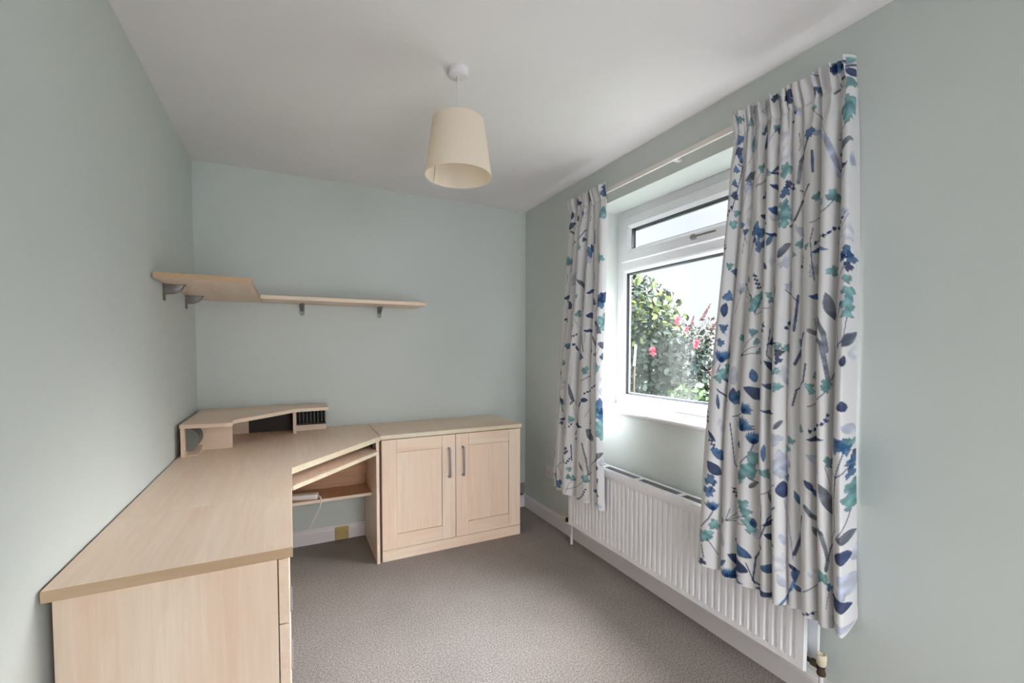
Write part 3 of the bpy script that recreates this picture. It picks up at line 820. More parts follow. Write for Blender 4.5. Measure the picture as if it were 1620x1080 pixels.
# printed motifs: kind, ink, size, cloth coordinates in metres
PRINT_R = [
('B','t',0.0125,(0.627,1.0355)),('S','n',0.0018,(0.627,1.0355,0.6586,1.1056)),('L','q',0.0275,(0.5736,0.5557,0.5236,0.5097)),('D','n',0.002,(0.4837,0.8765,0.5016,0.8425)),
('L','b',0.0187,(0.3129,0.1932,0.3322,0.1294)),('B','b',0.0125,(0.7499,0.1731)),('S','n',0.0018,(0.7499,0.1731,0.7211,0.2438)),('L','p',0.0275,(0.1285,1.2844,0.1073,1.2232)),
('B','b',0.0125,(0.1952,0.2986)),('S','n',0.0018,(0.1952,0.2986,0.1692,0.3838)),('S','s',0.0022,(0.7556,0.3996,0.769,0.3796,0.7804,0.3447)),('L','b',0.0187,(0.6471,1.4487,0.6141,1.4124)),
('B','b',0.0125,(0.7138,1.7224)),('S','n',0.0018,(0.7138,1.7224,0.6976,1.7936)),('D','n',0.002,(0.052,1.2511,0.0407,1.1963)),('B','b',0.0125,(0.5566,0.926)),
('S','n',0.0018,(0.5566,0.926,0.5516,0.9994)),('L','p',0.0275,(0.1115,0.8934,0.1166,0.8319)),('L','q',0.0275,(0.318,1.6634,0.3102,1.6156)),('B','b',0.0125,(0.4058,0.1316)),
('S','n',0.0018,(0.4058,0.1316,0.3992,0.2276)),('L','p',0.0275,(0.4001,0.6455,0.3794,0.5942)),('L','q',0.0275,(0.5108,1.076,0.4797,1.0352)),('L','s',0.0187,(0.4249,0.7567,0.4392,0.7109)),
('L','q',0.0275,(0.7643,0.468,0.739,0.4293)),('S','n',0.0022,(0.0529,1.0866,0.0495,1.0666,0.0217,1.0136)),('S','k',0.0022,(0.4457,0.0461,0.4417,0.0261,0.4124,-0.0119)),('S','n',0.0022,(0.2246,1.2942,0.2262,1.2742,0.2099,1.2273)),
('L','q',0.0275,(0.4109,1.4379,0.4129,1.3955)),('B','b',0.0125,(0.0381,0.589)),('S','n',0.0018,(0.0381,0.589,0.0109,0.6713)),('L','p',0.0275,(0.5633,1.0128,0.5707,0.955)),
('B','b',0.0125,(0.5073,1.4032)),('S','n',0.0018,(0.5073,1.4032,0.5078,1.4715)),('B','t',0.0125,(0.2411,0.6757)),('S','n',0.0018,(0.2411,0.6757,0.2289,0.7465)),
('L','p',0.0275,(0.5935,0.052,0.6201,0.0085)),('B','t',0.0125,(0.1948,0.7187)),('S','n',0.0018,(0.1948,0.7187,0.1721,0.8049)),('D','n',0.002,(0.5515,0.6642,0.5668,0.6108)),
('L','b',0.0187,(0.3616,1.6867,0.3411,1.65)),('B','b',0.0125,(0.1748,0.4583)),('S','n',0.0018,(0.1748,0.4583,0.2014,0.5379)),('B','b',0.0125,(0.4192,1.0817)),
('S','n',0.0018,(0.4192,1.0817,0.4138,1.1548)),('D','n',0.002,(0.0619,0.4117,0.0937,0.3695)),('L','p',0.0275,(0.6394,1.1733,0.6616,1.1235)),('L','q',0.0275,(0.5693,1.6117,0.5528,1.5763)),
('S','k',0.0022,(0.0125,0.8333,0.0239,0.8133,0.0306,0.7591)),('L','q',0.0275,(0.0333,1.5308,0.0278,1.486)),('L','q',0.0275,(0.5369,0.1159,0.518,0.0729)),('L','s',0.0187,(0.2886,1.472,0.3175,1.444)),
('S','k',0.0022,(0.6246,0.9202,0.6287,0.9002,0.6185,0.8433)),('L','q',0.0275,(0.7886,1.7507,0.7823,1.6989)),('L','s',0.0187,(0.4197,1.5155,0.3871,1.4591)),('S','n',0.0022,(0.6522,0.0655,0.6447,0.0455,0.6073,-0.0043)),
('D','n',0.002,(0.3099,0.3755,0.3472,0.3259)),('L','p',0.0275,(0.5186,1.3641,0.5027,1.3176)),('D','n',0.002,(0.2258,1.5281,0.2018,1.4913)),('L','b',0.0187,(0.559,1.4931,0.5356,1.4404)),
('L','p',0.0275,(0.0625,0.1294,0.0259,0.0794)),('L','q',0.0275,(0.0471,0.3566,0.0754,0.3177)),('B','b',0.0125,(0.2417,1.315)),('S','n',0.0018,(0.2417,1.315,0.224,1.3912)),
('L','b',0.0187,(0.6457,0.1002,0.6153,0.0459)),('L','b',0.0187,(0.0399,0.5235,0.0575,0.4785)),('L','q',0.0275,(0.0501,1.0234,0.0891,0.9787)),('S','k',0.0022,(0.535,0.2444,0.5413,0.2244,0.5359,0.1787)),
('L','s',0.0187,(0.6551,1.7898,0.6443,1.737)),('L','n',0.0187,(0.0977,1.3234,0.0603,1.2813)),('L','p',0.0275,(0.3335,1.2976,0.3536,1.2617)),('L','p',0.0275,(0.6039,1.7125,0.6334,1.686)),
('L','s',0.0187,(0.6433,1.5823,0.6139,1.5375)),('L','q',0.0275,(0.1559,0.983,0.1315,0.9253)),('B','t',0.0125,(0.6022,0.1161)),('S','n',0.0018,(0.6022,0.1161,0.649,0.195)),
('L','n',0.0187,(0.6042,0.0833,0.6145,0.0451)),('L','p',0.0275,(0.4199,0.8026,0.4315,0.7605)),('S','n',0.0022,(0.1854,0.221,0.2014,0.201,0.2187,0.1453)),('D','n',0.002,(0.4994,0.134,0.5318,0.093)),
('D','n',0.002,(0.108,1.3694,0.0711,1.3129)),('L','s',0.0187,(0.4395,1.2033,0.417,1.1552)),('S','s',0.0022,(0.0612,0.0763,0.0618,0.0563,0.0433,-0.0098)),('S','k',0.0022,(0.1714,0.2483,0.1753,0.2283,0.1644,0.1708)),
('L','b',0.0187,(0.1397,1.0799,0.1039,1.042)),('B','t',0.0125,(0.151,-0.0179)),('S','n',0.0018,(0.151,-0.0179,0.1567,0.0627)),('L','q',0.0275,(0.2526,0.1762,0.2449,0.1183)),
('B','b',0.0125,(0.1938,0.4875)),('S','n',0.0018,(0.1938,0.4875,0.1845,0.5694)),('D','n',0.002,(0.0697,0.5457,0.0377,0.494)),('L','q',0.0275,(0.2568,1.6036,0.2354,1.5722)),
('S','s',0.0022,(0.271,0.2129,0.2666,0.1929,0.2365,0.1397)),('L','b',0.0187,(0.1594,1.8226,0.1877,1.784)),('S','n',0.0022,(0.1573,0.5198,0.1704,0.4998,0.1811,0.4693)),('L','b',0.0187,(0.3737,1.3554,0.3764,1.2885)),
('L','n',0.0187,(0.4214,0.9417,0.409,0.8963)),('L','n',0.0187,(0.5355,1.762,0.5345,1.7082)),('B','t',0.0125,(0.1221,0.0331)),('S','n',0.0018,(0.1221,0.0331,0.1213,0.1194)),
('L','b',0.0187,(0.4196,0.164,0.3841,0.1186)),('S','k',0.0022,(0.2292,0.2971,0.2381,0.2771,0.239,0.2314)),('L','b',0.0187,(0.1052,1.1913,0.0935,1.1253)),('S','k',0.0022,(0.7196,1.4081,0.7204,1.3881,0.7022,1.3324)),
('L','p',0.0275,(0.6551,0.1293,0.6199,0.0719)),('B','b',0.0125,(0.0059,1.5806)),('S','n',0.0018,(0.0059,1.5806,0.0315,1.6442)),('S','s',0.0022,(0.3333,0.5437,0.3419,0.5237,0.3421,0.4665)),
('L','b',0.0187,(0.3649,0.5645,0.3875,0.5117)),('B','b',0.0125,(0.6457,0.168)),('S','n',0.0018,(0.6457,0.168,0.6855,0.2423)),('D','n',0.002,(0.3538,0.8822,0.3638,0.8441)),
('B','b',0.0125,(0.0368,0.6565)),('S','n',0.0018,(0.0368,0.6565,0.0411,0.7416)),('L','b',0.0187,(0.5577,1.7953,0.5275,1.7673)),('S','n',0.0022,(0.0268,1.8039,0.0243,1.7839,-0.0016,1.74)),
('L','p',0.0275,(0.3938,0.4734,0.3773,0.4255)),('B','t',0.0125,(0.3858,0.1225)),('S','n',0.0018,(0.3858,0.1225,0.3445,0.2061)),('D','n',0.002,(0.3036,0.7153,0.278,0.6539)),
('L','n',0.0172,(0.7061,0.0234,0.7875,0.0182)),('L','t',0.0197,(0.777,0.0338,0.8033,0.0078)),('B','b',0.0248,(0.7272,0.013)),('B','n',0.0151,(0.7061,0.0208)),
('L','n',0.0297,(0.7875,0.0677,0.8033,0.0443)),('B','t',0.0172,(0.7875,0.0885)),('S','n',0.0068,(0.7035,0.0989,0.7482,0.0599,0.8033,0.0286)),('B','t',0.0245,(0.7797,0.1484)),
('B','t',0.0306,(0.777,0.1744)),('B','t',0.0171,(0.7797,0.203)),('S','n',0.0029,(0.7797,0.2187,0.7166,0.2577)),('L','s',0.0297,(0.7193,0.3072,0.8033,0.2681)),
('L','q',0.0198,(0.7954,0.3618,0.8033,0.302)),('L','n',0.0268,(0.7193,0.3592,0.7823,0.3514)),('S','q',0.0173,(0.6111,0.203,0.6824,0.2499,0.7087,0.328,0.7193,0.3722)),('S','s',0.0134,(0.5338,0.3566,0.5419,0.2811,0.5872,0.2187)),
('B','b',0.0184,(0.5925,0.1978)),('S','n',0.0096,(0.6058,0.3358,0.6031,0.2655)),('B','n',0.0234,(0.4829,0.039)),('B','n',0.0141,(0.3873,0.013)),
('B','q',0.0201,(0.3161,0.0416)),('B','n',0.0132,(0.2273,0.0208)),('B','t',0.0136,(0.0859,0.0364)),('B','t',0.0149,(0.1905,0.0625)),
('B','b',0.0174,(0.3082,0.1119)),('L','t',0.0296,(0.2063,0.1874,0.2246,0.1015)),('B','p',0.0248,(0.459,0.1718)),('B','p',0.0248,(0.4643,0.2421)),
('L','s',0.0322,(0.1748,0.2863,0.2612,0.2577)),('B','b',0.0182,(0.0859,0.1093)),('B','n',0.0197,(0.0911,0.1588)),('S','k',0.0027,(0.2664,0.3202,0.3004,0.2603)),
('S','k',0.0026,(0.2664,0.3202,0.3609,0.2915)),('S','k',0.0026,(0.2664,0.3228,0.3715,0.2994)),('B','t',0.016,(0.2978,0.2551)),('B','t',0.0114,(0.3609,0.2889)),
('B','q',0.0239,(0.1958,0.3176)),('L','n',0.014,(0.3715,0.2941,0.4271,0.2577)),('L','n',0.0111,(0.3688,0.2915,0.4351,0.302)),('L','n',0.0195,(0.3688,0.3332,0.4351,0.3696)),
('B','t',0.0247,(0.4669,0.2994)),('B','n',0.0151,(0.4776,0.354)),('B','b',0.0192,(0.4643,0.3801)),('S','n',0.0051,(0.5231,0.3801,0.459,0.3592)),
('B','n',0.0123,(0.5096,0.3722)),('S','k',0.0076,(0.5925,0.3801,0.5473,0.4295,0.5231,0.4894,0.4882,0.5076)),('S','n',0.0037,(0.566,0.4087,0.5392,0.3853)),('B','t',0.0193,(0.459,0.4243)),
('B','t',0.0302,(0.4643,0.4581)),('B','t',0.0206,(0.4616,0.4894)),('L','p',0.0359,(0.2351,0.3748,0.1879,0.4217)),('B','p',0.0179,(0.2037,0.4555)),
('L','b',0.0333,(0.3662,0.4217,0.4404,0.4555)),('L','n',0.0198,(0.2978,0.4321,0.3636,0.4868)),('B','t',0.0143,(0.6191,0.4269)),('B','t',0.0115,(0.6666,0.4581)),
('B','t',0.0175,(0.7035,0.4373)),('B','t',0.0125,(0.7193,0.4503)),('B','t',0.0113,(0.7087,0.4503)),('S','n',0.0029,(0.5978,0.5128,0.6798,0.4894,0.7061,0.4555)),
('D','n',0.0034,(0.6138,0.5857,0.6877,0.5701,0.7061,0.5519,0.756,0.5388,0.7797,0.505)),('L','b',0.0225,(0.6031,0.6143,0.6982,0.6169)),('S','n',0.0036,(0.6058,0.643,0.6005,0.5727,0.6084,0.531)),('B','b',0.0262,(0.2769,0.4894)),
('B','b',0.0217,(0.303,0.505)),('B','b',0.0217,(0.2978,0.5519)),('B','n',0.0117,(0.2717,0.5258)),('S','n',0.004,(0.2325,0.6117,0.2586,0.5493,0.2717,0.5258)),
('L','n',0.0139,(0.3503,0.5154,0.4404,0.531)),('B','p',0.0242,(0.7849,0.5753)),('B','t',0.016,(0.5446,0.5779)),('B','t',0.0108,(0.5177,0.6143)),
('B','t',0.0105,(0.5845,0.5909)),('L','s',0.0328,(0.443,0.6117,0.4935,0.5675)),('B','q',0.0191,(0.4723,0.6378)),('B','b',0.0193,(0.7849,0.6378)),
('B','b',0.0184,(0.8006,0.6534)),('B','n',0.0121,(0.7744,0.6534)),('B','n',0.0146,(0.7928,0.6846)),('B','t',0.0175,(0.7114,0.6898)),
('B','t',0.0145,(0.7901,0.7237)),('S','n',0.0033,(0.7482,0.7445,0.7744,0.6898,0.7875,0.669)),('L','n',0.0199,(0.3662,0.6508,0.3503,0.6221)),('S','n',0.0053,(0.2115,0.6898,0.2691,0.7393,0.2821,0.7861)),
('B','q',0.0206,(0.6164,0.6794)),('S','n',0.0036,(0.6164,0.7132,0.6058,0.643)),('L','s',0.035,(0.7245,0.8512,0.6929,0.7575)),('B','t',0.0207,(0.7954,0.7653)),
('B','t',0.023,(0.7928,0.8018)),('B','t',0.017,(0.7928,0.833)),('S','n',0.0028,(0.7928,0.8486,0.7849,0.9189)),('B','t',0.0231,(0.2926,0.7627)),
('B','t',0.0174,(0.2795,0.7887)),('B','t',0.0144,(0.3109,0.7445)),('B','t',0.0113,(0.3768,0.7419)),('B','t',0.0112,(0.3873,0.7627)),
('S','n',0.0039,(0.2873,0.807,0.3056,0.7653,0.3556,0.7054)),('S','n',0.0026,(0.2873,0.8122,0.3847,0.7887)),('L','b',0.0226,(0.5978,0.7653,0.6771,0.7835)),('S','s',0.0149,(0.6692,0.8486,0.6903,0.8929,0.7008,0.9527)),
('S','n',0.0099,(0.5392,0.7601,0.5338,0.8304,0.5285,0.8824)),('S','n',0.0037,(0.4776,0.7367,0.5392,0.7783)),('B','q',0.0177,(0.4962,0.7237)),('B','p',0.021,(0.1905,0.7028)),
('B','t',0.0138,(0.1015,0.6117)),('B','b',0.0169,(0.1302,0.6352)),('B','b',0.0199,(0.1068,0.7341)),('L','n',0.0337,(0.0963,0.8174,0.1015,0.7575)),
('B','b',0.0169,(0.0989,0.8616)),('B','n',0.0167,(0.0963,0.3306)),('B','t',0.0137,(0.112,0.4009)),('B','t',0.0168,(0.1015,0.4451)),
('B','b',0.0137,(0.0937,0.2291)),('B','b',0.0137,(0.0911,0.2837)),('S','n',0.0042,(0.0885,0.3931,0.0989,0.341,0.1224,0.2187,0.0989,0.203)),('B','t',0.0119,(0.2142,0.9007)),
('B','t',0.0145,(0.2847,0.8798)),('B','t',0.0136,(0.4882,0.9449)),('L','n',0.0165,(0.3847,0.9241,0.443,0.8668)),('L','n',0.0136,(0.3741,0.9241,0.4669,0.9215)),
('S','n',0.0045,(0.7744,0.7939,0.7508,0.8694,0.7692,0.9423)),('L','s',0.0278,(0.7849,0.9371,0.819,0.8955)),('L','q',0.0223,(0.8059,0.3514,0.8033,0.3176)),('L','b',0.0182,(0.1198,0.2056,0.1015,0.1666)),
('B','b',0.0153,(0.0911,0.9215)),('S','q',0.0058,(0.7875,0.518,0.7692,0.5466,0.7219,0.5961)),('B','q',0.0134,(0.7718,0.505)),('L','s',0.0332,(0.7823,0.9423,0.8242,0.8877)),
('S','n',0.0044,(0.7193,1.0464,0.7429,0.9944,0.7587,0.9371,0.7823,0.9215)),('S','s',0.0149,(0.6031,0.8824,0.685,0.9267,0.7008,1.0048,0.7114,1.0569)),('L','p',0.0277,(0.8137,0.9866,0.8164,0.9345)),('L','n',0.0217,(0.7849,1.0048,0.7901,0.9683)),
('S','k',0.0027,(0.2115,0.971,0.2482,0.9163)),('S','k',0.0027,(0.2115,0.971,0.29,0.8955)),('S','k',0.0027,(0.2115,0.971,0.303,0.9293)),('S','k',0.0027,(0.2115,0.971,0.3082,0.9579)),
('B','t',0.0119,(0.2142,0.9033)),('B','t',0.0116,(0.29,0.8798)),('B','t',0.013,(0.3004,0.9163)),('B','t',0.0129,(0.3135,0.9553)),
('B','t',0.0099,(0.3477,0.9944)),('F','b',0.0042,(0.0989,1.0022,0.1094,0.9449)),('S','n',0.0043,(0.0963,1.0074,0.0833,1.0464)),('B','t',0.0215,(0.1146,1.0412)),
('B','t',0.0184,(0.0937,1.0647)),('B','t',0.0154,(0.1354,1.0178)),('S','n',0.007,(0.0911,1.1115,0.1643,1.1532)),('L','q',0.0391,(0.1932,1.0881,0.1879,1.01)),
('L','n',0.0331,(0.1932,1.1584,0.1905,1.0959)),('L','b',0.0347,(0.3056,1.0699,0.2873,1.0178)),('L','n',0.0468,(0.3556,1.1271,0.2586,1.0881)),('L','b',0.0253,(0.443,1.0855,0.3609,1.0725)),
('B','t',0.0136,(0.459,0.9371)),('B','k',0.015,(0.4643,0.9605)),('B','n',0.0122,(0.4643,0.9866)),('B','t',0.0123,(0.459,1.023)),
('B','t',0.0163,(0.4616,1.0803)),('S','n',0.0038,(0.3873,0.8668,0.3768,0.9631,0.443,1.0282)),('L','n',0.0309,(0.4483,1.0334,0.3662,0.984)),('B','p',0.0217,(0.4855,1.0308)),
('S','n',0.0108,(0.5338,0.9996,0.5819,0.8903)),('S','n',0.006,(0.5285,1.1454,0.5392,1.0907,0.5872,1.0569,0.5952,0.997)),('B','t',0.0128,(0.6058,1.0725)),('B','t',0.0102,(0.6138,1.0881)),
('B','t',0.0174,(0.7035,1.0621)),('B','t',0.0124,(0.7035,1.0777)),('S','n',0.0034,(0.6005,1.1402,0.6771,1.1115,0.7035,1.0829)),('B','b',0.018,(0.2063,1.148)),
('F','b',0.004,(0.2534,1.187,0.29,1.1584)),('B','b',0.018,(0.2089,1.1297)),('F','b',0.004,(0.2482,1.2573,0.2821,1.2078)),('F','b',0.004,(0.303,1.3041,0.303,1.2547)),
('S','n',0.0041,(0.303,1.2989,0.2873,1.3458,0.256,1.3848)),('S','n',0.0041,(0.1853,1.2365,0.1984,1.3276,0.2089,1.3953,0.2403,1.4369)),('S','n',0.0041,(0.1932,1.213,0.2534,1.1922)),('L','n',0.0169,(0.4563,1.174,0.3556,1.1688)),
('L','s',0.0203,(0.4537,1.2313,0.4855,1.2)),('B','q',0.0204,(0.4616,1.2677)),('L','n',0.0311,(0.7928,1.148,0.7849,1.1115)),('L','q',0.0363,(0.7849,1.1922,0.8295,1.2235)),
('D','n',0.0034,(0.6058,1.2235,0.6719,1.2,0.7061,1.1844,0.7087,1.1558)),('L','n',0.021,(0.5978,1.2521,0.7008,1.2417)),('B','t',0.0143,(0.5739,1.2182)),('B','t',0.0147,(0.5204,1.2703)),
('B','t',0.0135,(0.5096,1.3015)),('B','b',0.0241,(0.7744,1.2547)),('B','b',0.0181,(0.7901,1.2495)),('B','t',0.0174,(0.8085,1.2521)),
('B','b',0.0159,(0.8006,1.2703)),('B','k',0.0181,(0.8269,1.3015)),('B','b',0.0177,(0.8164,1.3198)),('B','t',0.0173,(0.7166,1.3146)),
('B','b',0.0163,(0.8137,1.351)),('S','n',0.0039,(0.7692,1.3562,0.7823,1.3067,0.7928,1.2729)),('S','n',0.0041,(0.7692,1.3562,0.8006,1.3328,0.8164,1.3276)),('S','n',0.0034,(0.7692,1.3562,0.7193,1.3276)),
('B','t',0.0229,(0.819,1.3979)),('B','t',0.0265,(0.8164,1.4291)),('B','t',0.0176,(0.8137,1.4551)),('S','n',0.0034,(0.8137,1.4681,0.8006,1.502,0.7665,1.5566)),
('S','k',0.0056,(0.7008,1.6712,0.7193,1.5957,0.7639,1.528,0.7587,1.4447,0.7692,1.3562)),('L','s',0.0448,(0.7456,1.489,0.6824,1.3848)),('L','s',0.0389,(0.7718,1.554,0.8295,1.554)),('S','s',0.0149,(0.5952,1.4786,0.6138,1.5046,0.685,1.5488,0.7087,1.6321,0.7008,1.666)),
('L','q',0.0323,(0.5978,1.3015,0.685,1.3562)),('B','q',0.0351,(0.4829,1.3484)),('B','q',0.027,(0.4882,1.3848)),('L','n',0.0487,(0.4882,1.4759,0.4882,1.4135)),
('S','q',0.0037,(0.4882,1.4786,0.4962,1.541)),('L','n',0.0229,(0.5925,1.39,0.6217,1.4239)),('B','t',0.0259,(0.3056,1.3588)),('B','t',0.029,(0.2769,1.4135)),
('B','t',0.0202,(0.2926,1.3979)),('B','t',0.0191,(0.2586,1.4421)),('B','t',0.0167,(0.3821,1.3979)),('B','t',0.0112,(0.3636,1.3953)),
('S','n',0.0039,(0.2873,1.4343,0.3503,1.4655,0.3636,1.5254,0.3583,1.6243)),('S','n',0.0031,(0.3636,1.4759,0.4563,1.4291)),('L','b',0.0435,(0.1616,1.3874,0.0781,1.3562)),('L','n',0.0469,(0.1276,1.4577,0.0677,1.4083)),
('B','b',0.0218,(0.0833,1.4864)),('B','b',0.0219,(0.0781,1.5332)),('F','b',0.0043,(0.0963,1.6113,0.0937,1.5671)),('S','n',0.0044,(0.0963,1.6087,0.0807,1.6504,0.0547,1.6946)),
('S','n',0.0043,(0.0989,1.4864,0.0807,1.541)),('B','t',0.0204,(0.2691,1.541)),('B','t',0.0174,(0.2795,1.5671)),('B','t',0.0174,(0.2873,1.6009)),
('B','t',0.0159,(0.2952,1.6295)),('S','k',0.0027,(0.1826,1.6269,0.2691,1.5436)),('S','k',0.0027,(0.1826,1.6269,0.2795,1.5827)),('S','k',0.0027,(0.1826,1.6269,0.2847,1.6165)),
('S','k',0.0028,(0.1826,1.6269,0.1958,1.5775)),('B','t',0.0237,(0.0677,1.7284)),('B','t',0.0157,(0.0859,1.7102)),('B','t',0.0218,(0.1042,1.6686)),
('B','t',0.0138,(0.1616,1.6347)),('S','n',0.0036,(0.0781,1.7337,0.1224,1.7909)),('S','n',0.0037,(0.0625,1.7649,0.0729,1.8196)),('L','q',0.0215,(0.1774,1.7363,0.1643,1.679)),
('L','b',0.0423,(0.3004,1.7389,0.2115,1.6946)),('L','n',0.0546,(0.29,1.7961,0.1905,1.7597)),('L','b',0.0355,(0.353,1.7493,0.4457,1.7441)),('L','n',0.0219,(0.3082,1.8482,0.4457,1.8378)),
('S','n',0.0063,(0.3609,1.856,0.303,1.8222,0.3109,1.7311,0.3662,1.6191,0.3873,1.5619,0.4563,1.5098)),('L','n',0.0231,(0.3082,1.6217,0.3004,1.5827)),('L','n',0.0204,(0.3662,1.5905,0.4563,1.5514)),('L','n',0.0272,(0.3715,1.6191,0.4537,1.6504)),
('S','n',0.004,(0.2821,1.7623,0.3082,1.8326)),('F','b',0.0042,(0.1932,1.856,0.1905,1.8144)),('F','b',0.0041,(0.1984,1.856,0.2691,1.8352)),('B','t',0.02,(0.6771,1.6894)),
('B','t',0.0136,(0.6956,1.6998)),('S','n',0.0034,(0.5845,1.7753,0.6217,1.7415,0.6824,1.705)),('L','n',0.0455,(0.7613,1.6087,0.8164,1.6191)),('L','q',0.0338,(0.8295,1.6556,0.8295,1.5931)),
('L','q',0.0511,(0.777,1.6634,0.8216,1.7519)),('L','n',0.0428,(0.7245,1.7441,0.8137,1.7805)),('L','q',0.0281,(0.7193,1.8196,0.8216,1.8482)),('S','k',0.0036,(0.8295,1.817,0.8295,1.7311,0.8295,1.6504)),
('S','b',0.0098,(0.4669,1.856,0.5231,1.7909,0.5446,1.7232)),('L','q',0.0271,(0.4882,1.7935,0.4616,1.7441)),('B','p',0.0298,(0.4643,1.705)),('S','q',0.0049,(0.5123,1.5384,0.5258,1.6165,0.5311,1.6868)),
('S','n',0.0108,(0.5338,1.666,0.5792,1.5176)),('D','n',0.0035,(0.5792,1.856,0.6031,1.8404,0.627,1.8274)),('L','q',0.0243,(0.4723,1.6009,0.4882,1.6452)),('B','n',0.0127,(0.0677,1.8378)),
('L','n',0.0159,(0.5096,1.705,0.5446,1.7232))]
